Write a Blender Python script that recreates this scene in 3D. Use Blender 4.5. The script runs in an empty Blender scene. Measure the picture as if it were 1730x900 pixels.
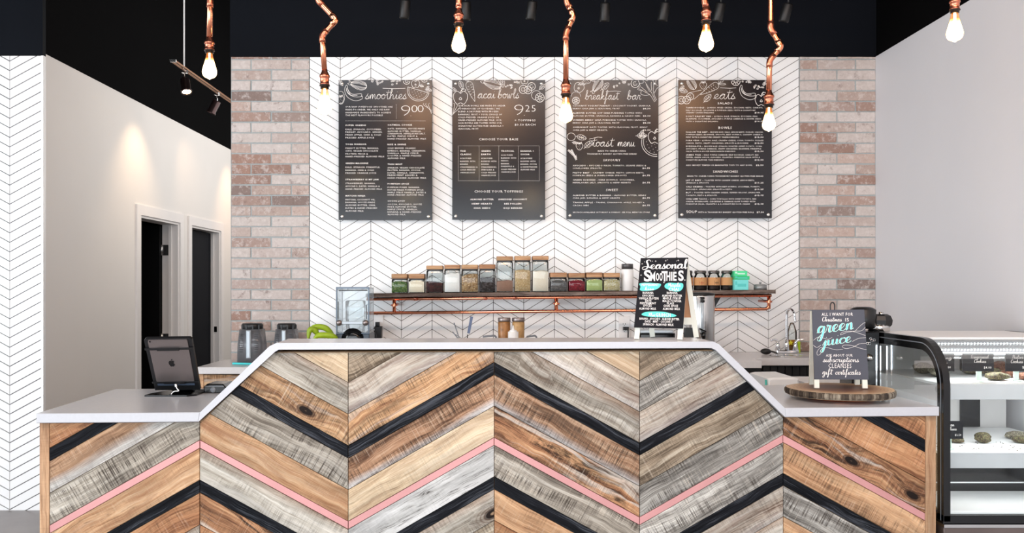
import bpy, math, random
from mathutils import Vector, Matrix
random.seed(7)
S = bpy.context.scene
COL = S.collection
F = 1500.0; VX = 835.0; VY = 483.0; HC = 1.49

# ------------------------------------------------------------------ camera, world, lights, exposure
cam = bpy.data.cameras.new('camera'); camo = bpy.data.objects.new('camera', cam); COL.objects.link(camo)
camo.location = (0, 0, HC); camo.rotation_euler = (math.pi/2, 0, 0)
cam.sensor_width = 36; cam.lens = 36*F/1730; cam.shift_x = (865-VX)/1730; cam.shift_y = (VY-450)/1730
cam.clip_start = 0.05; S.camera = camo
W = bpy.data.worlds.new('daylight'); S.world = W; W.use_nodes = True
W.node_tree.nodes['Background'].inputs[0].default_value = (0.86, 0.93, 1.0, 1)
W.node_tree.nodes['Background'].inputs[1].default_value = 1.1
S.view_settings.view_transform = 'Standard'; S.view_settings.look = 'None'
S.view_settings.gamma = 1; S.view_settings.exposure = -0.2

def area(name, loc, rot, sx, sy, power, col):
    l = bpy.data.lights.new(name, 'AREA'); l.shape = 'RECTANGLE'; l.size = sx; l.size_y = sy; l.energy = power; l.color = col
    o = bpy.data.objects.new(name, l); COL.objects.link(o); o.location = loc; o.rotation_euler = rot; return o
# daylight entering through the shopfront behind the camera
area('shopfront_daylight', (-0.6, -2.8, 1.45), (math.radians(90), 0, 0), 9.0, 2.4, 360, (0.88, 0.945, 1.0))
# added fill lights out of view, standing for no particular fixture
area('left_side_fill', (-6.6, 0.6, 2.2), (math.radians(90), 0, math.radians(-90)), 5.5, 3.0, 500, (0.89, 0.95, 1.0))  # fill from the left, added to brighten the right wall
area('back_wall_fill', (0.4, 3.9, 4.85), (math.radians(38), 0, 0), 4.6, 0.7, 8, (1.0, 0.97, 0.93))  # fill over the bar, added to lift the back wall
area('overhead_fill', (-0.3, 0.2, 4.85), (math.radians(34), 0, 0), 6.0, 2.0, 250, (0.90, 0.95, 1.0))  # general overhead fill, added mainly for the tile below the shelf
area('corridor_wall_fill', (-0.9, 9.2, 3.2), (math.radians(90), 0, math.radians(90)), 4.5, 2.4, 105, (1.0, 0.97, 0.94))  # upright panel hidden behind the menu wall, added to light the corridor wall

for i, (lx, lz) in enumerate(((-.85, 3.55), (.05, 3.6), (1.12, 3.6), (2.25, 3.6))):   # unseen warm point lights added for the glow on the menu boards
    l = bpy.data.lights.new('board_glow_light', 'POINT'); l.energy = 44; l.color = (1, .50, .22); l.shadow_soft_size = .2
    o = bpy.data.objects.new('board_glow_light', l); COL.objects.link(o); o.location = (lx, 1.5, lz)

def spot(name, loc, target, power, col, ang, blend=0.6, size=0.03):
    l = bpy.data.lights.new(name, 'SPOT'); l.energy = power; l.color = col; l.spot_size = math.radians(ang); l.spot_blend = blend
    l.shadow_soft_size = size
    o = bpy.data.objects.new(name, l); COL.objects.link(o); o.location = loc
    o.rotation_euler = (Vector(target)-Vector(loc)).to_track_quat('-Z', 'Y').to_euler(); return o

# ------------------------------------------------------------------ pixel measurements of the photograph -> metres
def P(px, py, Y): return Vector(((px-VX)*Y/F, Y, HC-(py-VY)*Y/F))
def YC(px): return 1.0/(.29155-.01531*(px-65)/1518.0)          # counter face, turned about 3 degrees

# ------------------------------------------------------------------ mesh helpers
class MB:
    def __init__(s): s.v = []; s.f = []; s.sm = []
    def add(s, vs, fs, smooth=False):
        b = len(s.v); s.v += [tuple(x) for x in vs]; s.f += [tuple(i+b for i in f) for f in fs]; s.sm += [smooth]*len(fs); return s
def wm(o):
    m = o.matrix_basis.copy()
    return wm(o.parent) @ m if o.parent else m
def mesh_obj(name, mb, mat, parent=None, M=None):
    me = bpy.data.meshes.new(name)
    me.from_pydata(mb.v, [], mb.f)
    me.polygons.foreach_set('use_smooth', mb.sm)
    me.update()
    if mat: me.materials.append(mat)
    o = bpy.data.objects.new(name, me); COL.objects.link(o)
    pw = Matrix.Identity(4)
    if parent: o.parent = parent; pw = wm(parent)
    if M is None: me.transform(pw.inverted())
    else: o.matrix_basis = pw.inverted() @ M
    return o
def thing(name, label, cat, loc, group=None, rz=0):
    o = bpy.data.objects.new(name, None); COL.objects.link(o); o.location = loc; o.rotation_euler = (0, 0, rz)
    o.empty_display_size = .05
    o['label'] = label; o['category'] = cat
    if group: o['group'] = group
    return o
def tag(o, label, cat, group=None):
    o['label'] = label; o['category'] = cat
    if group: o['group'] = group
    return o
def struct(name, mb, mat, label=None):
    o = mesh_obj(name, mb, mat); o['kind'] = 'structure'
    if label: o['label'] = label
    return o
def box(mb, x0, x1, y0, y1, z0, z1, b=0):
    if b > 0:
        return prism(mb, [(x0, z0), (x1, z0), (x1, z1), (x0, z1)], lambda u, w, d: (u, y0+d, w), y1-y0, b, True)
    v = [(x0,y0,z0),(x1,y0,z0),(x1,y1,z0),(x0,y1,z0),(x0,y0,z1),(x1,y0,z1),(x1,y1,z1),(x0,y1,z1)]
    mb.add(v, [(0,3,2,1),(4,5,6,7),(0,1,5,4),(1,2,6,5),(2,3,7,6),(3,0,4,7)]); return mb
def inset(poly, d):
    n = len(poly); out = []
    for i in range(n):
        p0 = Vector(poly[i-1]); p1 = Vector(poly[i]); p2 = Vector(poly[(i+1) % n])
        e1 = (p1-p0).normalized(); e2 = (p2-p1).normalized()
        n1 = Vector((-e1.y, e1.x)); n2 = Vector((-e2.y, e2.x))
        k = 1+n1.dot(n2)
        m = (n1+n2)/max(k, .35)
        out.append((p1.x+m.x*d, p1.y+m.y*d))
    return out
def area2(p): return sum(p[i-1][0]*p[i][1]-p[i][0]*p[i-1][1] for i in range(len(p)))/2
def prism(mb, poly, f, depth, ch=0, both=False):
    """poly (u,w) counter-clockwise seen from the front; f(u,w,d) -> point; d=0 is the front face"""
    if area2(poly) < 0: poly = poly[::-1]
    n = len(poly); rings = []
    if ch > 0:
        ins = inset(poly, ch); rings.append([f(u, w, 0) for u, w in ins]); rings.append([f(u, w, ch) for u, w in poly])
    else: rings.append([f(u, w, 0) for u, w in poly])
    if both and ch > 0:
        rings.append([f(u, w, depth-ch) for u, w in poly]); rings.append([f(u, w, depth) for u, w in ins])
    else: rings.append([f(u, w, depth) for u, w in poly])
    vs = [p for r in rings for p in r]; fs = [tuple(range(n))]
    for k in range(len(rings)-1):
        for i in range(n):
            j = (i+1) % n; fs.append((k*n+i, (k+1)*n+i, (k+1)*n+j, k*n+j))
    fs.append(tuple(range((len(rings)-1)*n, len(rings)*n))[::-1])
    mb.add(vs, fs); return mb
def tube(mb, pts, r, n=12, cap=True, smooth=True):
    pts = [Vector(p) for p in pts]; m = len(pts)
    rs = r if isinstance(r, (list, tuple)) else [r]*m
    ts = []
    for i in range(m):
        a = pts[max(i-1, 0)]; b = pts[min(i+1, m-1)]; t = (b-a)
        ts.append(t.normalized() if t.length > 1e-9 else Vector((0, 0, 1)))
    up = Vector((0, 0, 1)) if abs(ts[0].z) < .9 else Vector((0, 1, 0))
    nrm = ts[0].cross(up).normalized(); vs = []; fs = []
    for i in range(m):
        nrm = (nrm-ts[i]*nrm.dot(ts[i])).normalized(); bn = ts[i].cross(nrm)
        for k in range(n):
            a = 2*math.pi*k/n; vs.append(pts[i]+(nrm*math.cos(a)+bn*math.sin(a))*rs[i])
    for i in range(m-1):
        for k in range(n):
            l = (k+1) % n; fs.append((i*n+k, i*n+l, (i+1)*n+l, (i+1)*n+k))
    if cap: fs.append(tuple(range(n))[::-1]); fs.append(tuple(range((m-1)*n, m*n)))
    mb.add(vs, fs, smooth); return mb
def lathe(mb, prof, c, n=24, M=None, smooth=True, sq=None):
    """prof list of (radius, z); M optional rotation; sq = superellipse power for squarish bodies"""
    vs = []; fs = []; c = Vector(c)
    for r, z in prof:
        for k in range(n):
            a = 2*math.pi*k/n; x, y = math.cos(a), math.sin(a)
            if sq:
                s = (abs(x)**sq+abs(y)**sq)**(-1.0/sq); x *= s; y *= s
            p = Vector((x*r, y*r, z))
            if M: p = M @ p
            vs.append(c+p)
    m = len(prof)
    for i in range(m-1):
        for k in range(n):
            l = (k+1) % n; fs.append((i*n+k, i*n+l, (i+1)*n+l, (i+1)*n+k))
    if prof[0][0] > 1e-6: fs.append(tuple(range(n))[::-1])
    if prof[-1][0] > 1e-6: fs.append(tuple(range((m-1)*n, m*n)))
    mb.add(vs, fs, smooth); return mb
def bar(mb, a, b, side, w, t):
    """rectangular bar from a to b, width w along `side`, thickness t"""
    a = Vector(a); b = Vector(b); d = (b-a).normalized(); s = Vector(side); s = (s-d*s.dot(d)).normalized(); q = d.cross(s)
    vs = []
    for p in (a, b):
        for x, y in ((-1,-1),(1,-1),(1,1),(-1,1)): vs.append(p+s*(x*w/2)+q*(y*t/2))
    mb.add(vs, [(0,3,2,1),(4,5,6,7),(0,1,5,4),(1,2,6,5),(2,3,7,6),(3,0,4,7)]); return mb
def smooth_pts(p, k=6, closed=False):
    p = [Vector(x) for x in p]; n = len(p); out = []
    rng = range(n if closed else n-1)
    for i in rng:
        if closed: p0, p1, p2, p3 = p[(i-1) % n], p[i], p[(i+1) % n], p[(i+2) % n]
        else: p0, p1, p2, p3 = p[max(i-1, 0)], p[i], p[i+1], p[min(i+2, n-1)]
        for j in range(k):
            t = j/k
            out.append(.5*((2*p1)+(p2-p0)*t+(2*p0-5*p1+4*p2-p3)*t*t+(3*p1-p0-3*p2+p3)*t**3))
    out.append(p[0].copy() if closed else p[-1].copy())
    return out
def fillet(pts, r, k=5):
    pts = [Vector(p) for p in pts]; out = [pts[0]]
    for i in range(1, len(pts)-1):
        a = (pts[i-1]-pts[i]); b = (pts[i+1]-pts[i]); d = min(r, a.length*.45, b.length*.45)
        p = pts[i]+a.normalized()*d; q = pts[i]+b.normalized()*d
        for j in range(k+1):
            t = j/k; out.append((1-t)**2*p+2*t*(1-t)*pts[i]+t*t*q)
    out.append(pts[-1]); return out
def clip(poly, a, b, c):            # keep a*u+b*w<=c
    out = []; n = len(poly)
    for i in range(n):
        p = poly[i]; q = poly[(i+1) % n]; dp = a*p[0]+b*p[1]-c; dq = a*q[0]+b*q[1]-c
        if dp <= 0: out.append(p)
        if (dp < 0 < dq) or (dq < 0 < dp):
            t = dp/(dp-dq); out.append((p[0]+(q[0]-p[0])*t, p[1]+(q[1]-p[1])*t))
    res = []
    for p in out:
        if not res or (abs(p[0]-res[-1][0])+abs(p[1]-res[-1][1])) > 1e-5: res.append(p)
    if len(res) > 1 and (abs(res[0][0]-res[-1][0])+abs(res[0][1]-res[-1][1])) < 1e-5: res.pop()
    return res
def lump(mb, c, rx, ry, rz, amp=.12, seed=0, nu=18, nv=10):
    rd = random.Random(seed); ph = [rd.uniform(0, 6.28) for _ in range(8)]; vs = []; fs = []; c = Vector(c)
    for i in range(nv+1):
        th = math.pi*i/nv
        for k in range(nu):
            a = 2*math.pi*k/nu
            w = 1+amp*(math.sin(3*a+ph[0]+th*2)+.6*math.sin(5*a+ph[1]-3*th)+.5*math.sin(7*a+ph[2]+5*th)+.3*rd.uniform(-1, 1)*(0 < i < nv))
            vs.append(c+Vector((math.sin(th)*math.cos(a)*rx*w, math.sin(th)*math.sin(a)*ry*w, -math.cos(th)*rz*(1+amp*.8*math.sin(4*a+ph[3])*math.sin(th)))))
    for i in range(nv):
        for k in range(nu):
            l = (k+1) % nu; fs.append((i*nu+k, i*nu+l, (i+1)*nu+l, (i+1)*nu+k))
    mb.add(vs, fs, True); return mb

# ------------------------------------------------------------------ materials
def srgb(r, g, b):
    f = lambda c: (c/255/12.92) if c/255 <= .04045 else ((c/255+.055)/1.055)**2.4
    return (f(r), f(g), f(b), 1)
class N:
    def __init__(s, name):
        s.m = bpy.data.materials.new(name); s.m.use_nodes = True; s.t = s.m.node_tree; s.b = s.t.nodes['Principled BSDF']; s.out = s.t.nodes['Material Output']
    def n(s, typ, **k):
        x = s.t.nodes.new(typ)
        for a, v in k.items(): setattr(x, a, v)
        return x
    def l(s, a, b): s.t.links.new(a, b)
    def coords(s, kind='Object', scale=(1, 1, 1), rand=True, rot=(0, 0, 0)):
        tc = s.n('ShaderNodeTexCoord'); v = tc.outputs[kind]
        if rand:
            oi = s.n('ShaderNodeObjectInfo'); mu = s.n('ShaderNodeVectorMath', operation='SCALE'); mu.inputs[0].default_value = (37, 11, 53)
            s.l(oi.outputs['Random'], mu.inputs['Scale']); ad = s.n('ShaderNodeVectorMath', operation='ADD'); s.l(v, ad.inputs[0]); s.l(mu.outputs[0], ad.inputs[1]); v = ad.outputs[0]
        mp = s.n('ShaderNodeMapping'); mp.inputs['Scale'].default_value = scale; mp.inputs['Rotation'].default_value = rot; s.l(v, mp.inputs[0]); return mp.outputs[0]
    def noise(s, vec, scale=1, detail=3, rough=.5, dist=0):
        x = s.n('ShaderNodeTexNoise'); x.inputs['Scale'].default_value = scale; x.inputs['Detail'].default_value = detail; x.inputs['Roughness'].default_value = rough
        x.inputs['Distortion'].default_value = dist; s.l(vec, x.inputs['Vector']); return x.outputs['Fac']
    def ramp(s, fac, stops):
        r = s.n('ShaderNodeValToRGB'); e = r.color_ramp.elements
        while len(e) < len(stops): e.new(.5)
        for i, (p, c) in enumerate(stops):
            e[i].position = p; e[i].color = c if len(c) == 4 else (*c, 1)
        s.l(fac, r.inputs[0]); return r.outputs[0]
    def fr(s, fac, a, b, lo=0, hi=1):
        x = s.n('ShaderNodeMapRange'); x.inputs[1].default_value = a; x.inputs[2].default_value = b; x.inputs[3].default_value = lo; x.inputs[4].default_value = hi
        s.l(fac, x.inputs[0]); return x.outputs[0]
    def math(s, op, a, b):
        x = s.n('ShaderNodeMath', operation=op)
        for i, v in enumerate((a, b)):
            if isinstance(v, (int, float)): x.inputs[i].default_value = v
            else: s.l(v, x.inputs[i])
        return x.outputs[0]
    def mix(s, fac, a, b, mode='MIX'):
        x = s.n('ShaderNodeMix', data_type='RGBA', blend_type=mode)
        for i, v in ((0, fac), (6, a), (7, b)):
            if isinstance(v, (int, float, tuple)): x.inputs[i].default_value = v
            else: s.l(v, x.inputs[i])
        return x.outputs[2]
    def bump(s, h, st=.3, d=.002):
        x = s.n('ShaderNodeBump'); x.inputs['Strength'].default_value = st; x.inputs['Distance'].default_value = d; s.l(h, x.inputs['Height']); s.l(x.outputs[0], s.b.inputs['Normal'])
def pm(name, c, rough=.5, metal=0, var=.04, vs=12, bump=0, spec=.5, coat=0, emit=None, es=0):
    k = N(name); b = k.b
    v = k.coords('Object', rand=True); nz = k.noise(v, vs, 3)
    col = tuple(c) if len(c) == 4 else (*c, 1)
    f = k.fr(nz, .3, .7, 1-var, 1+var)
    mx = k.n('ShaderNodeVectorMath', operation='SCALE'); mx.inputs[0].default_value = col[:3]; k.l(f, mx.inputs['Scale']); k.l(mx.outputs[0], b.inputs['Base Color'])
    b.inputs['Roughness'].default_value = rough; b.inputs['Metallic'].default_value = metal; b.inputs['Specular IOR Level'].default_value = spec
    b.inputs['Coat Weight'].default_value = coat
    if emit: b.inputs['Emission Color'].default_value = emit; b.inputs['Emission Strength'].default_value = es
    if bump: k.bump(nz, bump)
    return k.m
def glassm(name, tint=(1, 1, 1), rough=.02, refl=1.0, op=0.0, opcol=(1, 1, 1, 1)):
    k = N(name); t = k.n('ShaderNodeBsdfTransparent'); t.inputs[0].default_value = (*tint, 1)
    g = k.n('ShaderNodeBsdfGlossy'); g.inputs['Roughness'].default_value = rough
    fz = k.n('ShaderNodeFresnel'); fz.inputs[0].default_value = 1.45
    f = k.math('MULTIPLY', fz.outputs[0], refl)
    m = k.n('ShaderNodeMixShader'); k.l(f, m.inputs[0]); k.l(t.outputs[0], m.inputs[1]); k.l(g.outputs[0], m.inputs[2]); o = m.outputs[0]
    if op > 0:
        d = k.n('ShaderNodeBsdfDiffuse'); d.inputs[0].default_value = opcol; m2 = k.n('ShaderNodeMixShader'); m2.inputs[0].default_value = op
        k.l(o, m2.inputs[1]); k.l(d.outputs[0], m2.inputs[2]); o = m2.outputs[0]
    k.l(o, k.out.inputs['Surface']); return k.m
def emitm(name, c, s):
    k = N(name); k.b.inputs['Base Color'].default_value = (*c[:3], 1); k.b.inputs['Emission Color'].default_value = (*c[:3], 1); k.b.inputs['Emission Strength'].default_value = s; return k.m
def woodm(name, stops, saw=.5, blotch=0, bl_col=(40, 26, 18), knot=0, rough=.6, white=0, gz=1.0, grad=None, spec=.15, crack=.5, tone=.84):
    """long grain along local x, across along local z; grad = ((colour), z0, z1, amount) weathers one edge"""
    k = N(name)
    v = k.coords('Object', (1, 1, 1)); tc = k.n('ShaderNodeTexCoord'); sz = k.n('ShaderNodeSeparateXYZ'); k.l(tc.outputs['Object'], sz.inputs[0])
    w = k.noise(v, 3.5, 3); w2 = k.fr(w, 0, 1, -.03, .03)
    if knot > 0:
        mk_ = k.n('ShaderNodeMapping'); mk_.inputs['Scale'].default_value = (3.6, .01, 8); k.l(v, mk_.inputs[0])
        vo = k.n('ShaderNodeTexVoronoi'); vo.inputs['Scale'].default_value = 1; k.l(mk_.outputs[0], vo.inputs['Vector'])
        sel = k.n('ShaderNodeSeparateColor'); k.l(vo.outputs['Color'], sel.inputs[0]); on = k.fr(sel.outputs[0], .66-.4*knot, .68-.4*knot, 0, 1)
        w2 = k.math('ADD', w2, k.math('MULTIPLY', k.math('MULTIPLY', k.fr(vo.outputs['Distance'], .55, .05, 0, 1), on), .035))
    cx = k.n('ShaderNodeCombineXYZ'); k.l(w2, cx.inputs[2]); ad = k.n('ShaderNodeVectorMath', operation='ADD'); k.l(v, ad.inputs[0]); k.l(cx.outputs[0], ad.inputs[1]); v = ad.outputs[0]
    def mapped(sc, rot=(0, 0, 0)):
        m = k.n('ShaderNodeMapping'); m.inputs['Scale'].default_value = sc; m.inputs['Rotation'].default_value = rot; k.l(v, m.inputs[0]); return m.outputs[0]
    fine = k.noise(mapped((6, 5, 230*gz)), 1, 6, .75); broad = k.noise(mapped((1.5, 3, 30*gz)), 1, 5, .65, .6)
    fac = k.math('ADD', k.math('MULTIPLY', fine, .45), k.math('MULTIPLY', broad, .55))
    fac = k.fr(fac, .40, .60, 0, 1)
    col = k.ramp(fac, [(p, srgb(*c)) for p, c in stops])
    if grad:
        gc, z0, z1, am = grad
        zz = k.math('ADD', sz.outputs[2], k.fr(k.noise(mapped((1.3, 2, 6)), 1.5, 3), 0, 1, -.03, .03))
        gf = k.math('MULTIPLY', k.fr(zz, z0, z1, 0, 1), am); col = k.mix(gf, col, srgb(*gc)); col = k.mix(k.math('MULTIPLY', k.fr(fine, .55, .42, 0, .35), gf), col, srgb(90, 70, 56))
    oi = k.n('ShaderNodeObjectInfo'); val = k.fr(oi.outputs['Random'], 0, 1, tone*.9, tone*1.1)
    val = k.math('MULTIPLY', val, k.fr(k.noise(mapped((1.6, 2, 10)), 1.2, 5, .7, .3), .36, .64, .70, 1.24))
    sc = k.n('ShaderNodeVectorMath', operation='SCALE'); k.l(col, sc.inputs[0]); k.l(val, sc.inputs['Scale']); col = sc.outputs[0]
    h = fine
    if blotch > 0:
        bf = k.math('MULTIPLY', k.fr(k.noise(mapped((2.2, 4, 19)), 1, 7, .72, .9), .5, .60, 0, 1), blotch)
        col = k.mix(bf, col, srgb(*bl_col))
    if white > 0:
        wf = k.math('MULTIPLY', k.fr(k.noise(mapped((.9, 2, 15)), 1.7, 4, .55, .5), .55, .62, 0, 1), white)
        col = k.mix(wf, col, srgb(222, 212, 198))
    if saw > 0:
        sw = k.noise(mapped((190, 8, 4), (0, .10, 0)), 1, 4, .65); mk = k.fr(k.noise(mapped((3.5, 4, 17)), 1, 4, .65), .42, .60, 0, 1)
        sf = k.math('MULTIPLY', k.math('MULTIPLY', k.fr(sw, .48, .60, 0, 1), mk), saw)
        col = k.mix(sf, col, srgb(54, 42, 34)); h = k.math('SUBTRACT', fine, k.math('MULTIPLY', sf, 1.2))
        lt = k.math('MULTIPLY', k.math('MULTIPLY', k.fr(sw, .44, .34, 0, 1), k.fr(k.noise(mapped((3, 3, 20)), 1.3, 2), .45, .6, 0, 1)), saw*.5)
        col = k.mix(lt, col, srgb(214, 198, 176))
    if crack > 0:
        cn = k.noise(mapped((1.6, 3, 42)), 1, 5, .6, .4); cf = k.math('SUBTRACT', 1, k.fr(k.math('ABSOLUTE', k.math('SUBTRACT', cn, .5), 0), 0, .012, 0, 1))
        cm = k.fr(k.noise(mapped((2, 3, 9)), 1.9, 2), .5, .62, 0, 1); col = k.mix(k.math('MULTIPLY', k.math('MULTIPLY', cf, cm), crack), col, srgb(44, 32, 26))
    if knot > 0:
        ds = k.math('ADD', vo.outputs['Distance'], k.fr(w, 0, 1, -.06, .06))
        rg = k.math('SINE', k.math('MULTIPLY', ds, 95), 0)
        ring = k.math('MULTIPLY', k.math('MULTIPLY', k.fr(ds, .40, .16, 0, 1), on), k.fr(rg, -.2, 1, .25, .8))
        kf = k.math('MULTIPLY', k.fr(ds, .16, .11, 0, 1), on)
        col = k.mix(ring, col, srgb(84, 50, 30)); col = k.mix(kf, col, srgb(30, 20, 16))
        kc = k.math('MULTIPLY', k.fr(ds, .055, .03, 0, 1), on); col = k.mix(kc, col, srgb(150, 120, 88))
    hs = k.n('ShaderNodeHueSaturation'); hs.inputs['Saturation'].default_value = .86; k.l(col, hs.inputs['Color']); col = hs.outputs[0]
    k.l(col, k.b.inputs['Base Color']); k.b.inputs['Roughness'].default_value = rough; k.b.inputs['Specular IOR Level'].default_value = spec
    k.bump(h, .5, .0015); return k.m
def granm(name, cols, scale=220, rough=.7, bump=.6):
    k = N(name); v = k.coords('Object'); vo = k.n('ShaderNodeTexVoronoi'); vo.inputs['Scale'].default_value = scale; k.l(v, vo.inputs['Vector'])
    sp = k.n('ShaderNodeSeparateColor'); k.l(vo.outputs['Color'], sp.inputs[0]); n = len(cols)
    col = k.ramp(sp.outputs[0], [((i+.5)/n, srgb(*c)) for i, c in enumerate(cols)]); sh = k.fr(vo.outputs['Distance'], 0, .6, 1.15, .72 if scale < 390 else 1.05)  # colour darkens between grains, shade put into the base colour
    sc = k.n('ShaderNodeVectorMath', operation='SCALE'); k.l(col, sc.inputs[0]); k.l(sh, sc.inputs['Scale']); k.l(sc.outputs[0], k.b.inputs['Base Color'])
    k.b.inputs['Roughness'].default_value = rough; k.bump(vo.outputs['Distance'], bump, .002); return k.m

M_ = {}
M_['paint_white'] = pm('warm_white_paint', srgb(226, 222, 218), .6, var=.01, vs=3)
M_['paint_right'] = pm('cool_white_paint', srgb(214, 214, 218), .6, var=.01, vs=3)
M_['black'] = pm('flat_black_paint', srgb(5, 5, 6), .9, spec=.05)
M_['navy'] = pm('blue_black_paint', srgb(13, 16, 22), .6, var=.12, vs=2, spec=.06)
M_['floor'] = pm('polished_concrete', srgb(128, 120, 118), .35, var=.12, vs=4)
M_['tile'] = pm('gloss_white_tile', srgb(240, 240, 240), .16, var=.012, vs=2)
M_['grout'] = pm('dark_grout', srgb(92, 84, 82), .9)
M_['grout_light'] = pm('grey_grout', srgb(118, 118, 122), .9)
M_['mortar'] = pm('grey_green_mortar', srgb(158, 165, 166), .95, var=.08, vs=60, bump=.3)
M_['quartz'] = pm('pale_quartz', srgb(192, 193, 198), .22, var=.02, vs=90)
M_['quartz_grey'] = pm('grey_quartz', srgb(205, 202, 202), .25, var=.03, vs=90)
M_['copper'] = pm('polished_copper', (0.86, 0.33, 0.19), .2, 1, var=.12, vs=8)
M_['copper_d'] = pm('dark_copper_fitting', (0.62, 0.21, 0.13), .3, 1, var=.15, vs=20)
M_['copper_leaf'] = pm('rose_copper_strip', srgb(210, 152, 150), .42, .3, var=.07, vs=5)
M_['bakelite'] = pm('black_socket', srgb(30, 22, 20), .35, .3)
M_['black_gloss'] = pm('gloss_black', srgb(12, 12, 14), .15)
M_['black_satin'] = pm('satin_black', srgb(22, 22, 24), .4)
M_['spot_black'] = pm('spotlight_black', srgb(10, 10, 11), .5)
M_['bronze'] = pm('bronze_spot_body', srgb(70, 55, 55), .3, .8)
M_['steel'] = pm('brushed_steel', (0.62, 0.61, 0.60), .22, 1, var=.05, vs=5)
M_['chrome'] = pm('chrome', (0.85, 0.86, 0.88), .06, 1, var=0)
M_['alu'] = pm('grey_aluminium', srgb(150, 140, 138), .38, .85, var=.02)
M_['board'] = pm('charcoal_menu_board', srgb(22, 22, 29), .2, var=.03, vs=3, spec=.5)
M_['chalk_black'] = pm('black_chalkboard', srgb(30, 30, 34), .7, var=.05, spec=.12)
M_['chalk_grey'] = pm('grey_chalkboard', srgb(86, 88, 97), .7, var=.05, spec=.12)
M_['print'] = pm('white_print', srgb(245, 240, 236), .6, var=0)
M_['teal'] = pm('teal_chalk', srgb(94, 214, 200), .7, var=.08, vs=30)
M_['teal_hi'] = pm('aqua_chalk', srgb(120, 238, 224), .7, var=.05, vs=30)
M_['frame_wood'] = pm('whitewashed_wood', srgb(232, 232, 220), .6, var=.03)
M_['tan'] = pm('tan_edge_wood', srgb(196, 158, 118), .7, var=.1, vs=20)
M_['white_pl'] = pm('white_plastic', srgb(240, 240, 240), .35, var=.01)
M_['grey_pl'] = pm('grey_plastic', srgb(120, 126, 134), .35)
M_['silver_pl'] = pm('silver_plastic', srgb(186, 196, 204), .3, .2)
M_['glass'] = glassm('clear_glass', (.98, .995, .99), .02, .45)
M_['jar_glass'] = glassm('jar_glass', (.965, .985, .98), .03, 1.0)
M_['blender_glass'] = glassm('smoked_plastic', (.62, .62, .64), .15, 1.2, .16, (.55, .56, .6, 1))
M_['dome'] = glassm('clear_plastic_cover', (.88, .93, .96), .05, 1.2, .16, (.85, .92, .97, 1))
M_['lid_wood'] = woodm('lid_wood', [(0, (176, 116, 72)), (.5, (206, 150, 98)), (1, (226, 180, 126))], saw=0)
M_['shelf_wood'] = woodm('shelf_wood', [(0, (74, 58, 50)), (.5, (118, 98, 88)), (1, (160, 140, 128))], saw=.3, blotch=.5)
M_['post'] = woodm('fir_post', [(0, (176, 124, 80)), (.5, (206, 156, 108)), (1, (222, 178, 132))], saw=.1, knot=.2)
M_['ply'] = pm('rear_plywood', srgb(178, 128, 92), .7, var=.1)

# ------------------------------------------------------------------ the room
YB = 6.0; ZT = 3.038; XL = -2.995
def sb(name, mat, *a, label=None): return struct(name, box(MB(), *a), mat, label)
sb('floor', M_['floor'], -7, 3.2, -3, 12.2, -.1, 0)
sb('ceiling', M_['black'], -7, 3.2, -3, 12.2, 5.0, 5.1)
wall_back = sb('wall_back', M_['grout'], -1.782, 2.576, YB+.008, YB+.16, 0, ZT)
sb('wall_upper_back', M_['navy'], -1.782, 2.576, YB-.012, YB+.16, ZT, 5.0)
wall_lf = sb('wall_left_front', M_['grout_light'], -7, XL, 5.908, 5.93, 0, 3.02)
sb('wall_upper_left_front', M_['navy'], -7, XL, 5.888, 5.93, 3.02, 5.0)
sb('wall_far_left', M_['paint_white'], -7.1, -7, -3, 6, 0, 5)
sb('wall_right', M_['paint_right'], 2.576, 2.72, -3, 12.2, 0, ZT)
sb('wall_upper_right', M_['black'], 2.576, 2.72, -3, 12.2, ZT, 5.0)
sb('front_sky_blocker', M_['black'], -7, 3.2, -3.15, -3, 2.75, 5)  # unseen dark wall, added to keep the sky out of the board reflections
sb('wall_corridor_end', M_['paint_white'], -3.2, 2.72, 12.05, 12.2, 0, 5)
# left corridor wall with two door openings
XL = -2.995
YD = [(7.49, 8.43), (8.75, 9.69)]           # clear openings
ZD = 2.09
mb = MB()
ys = [5.93, YD[0][0], YD[0][1], YD[1][0], YD[1][1], 12.05]
for a, b in ((0, 1), (2, 3), (4, 5)): box(mb, XL-.15, XL, ys[a], ys[b], 0, ZT)
for a, b in ((1, 2), (3, 4)): box(mb, XL-.15, XL, ys[a], ys[b], ZD, ZT)
struct('wall_left', mb, M_['paint_white'])
sb('wall_upper_left', M_['black'], XL-.15, XL, 5.93, 12.05, ZT, 5)
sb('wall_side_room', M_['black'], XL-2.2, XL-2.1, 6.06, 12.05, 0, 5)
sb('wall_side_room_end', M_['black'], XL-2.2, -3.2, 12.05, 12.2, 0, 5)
sb('trim_1', M_['white_pl'], XL-.014, XL+.001, 5.894, 5.9295, 0, 3.02)      # corner bead of the tiled pier
DOORP = pm('white_door_casing', srgb(232, 228, 226), .4, var=.01)
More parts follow.
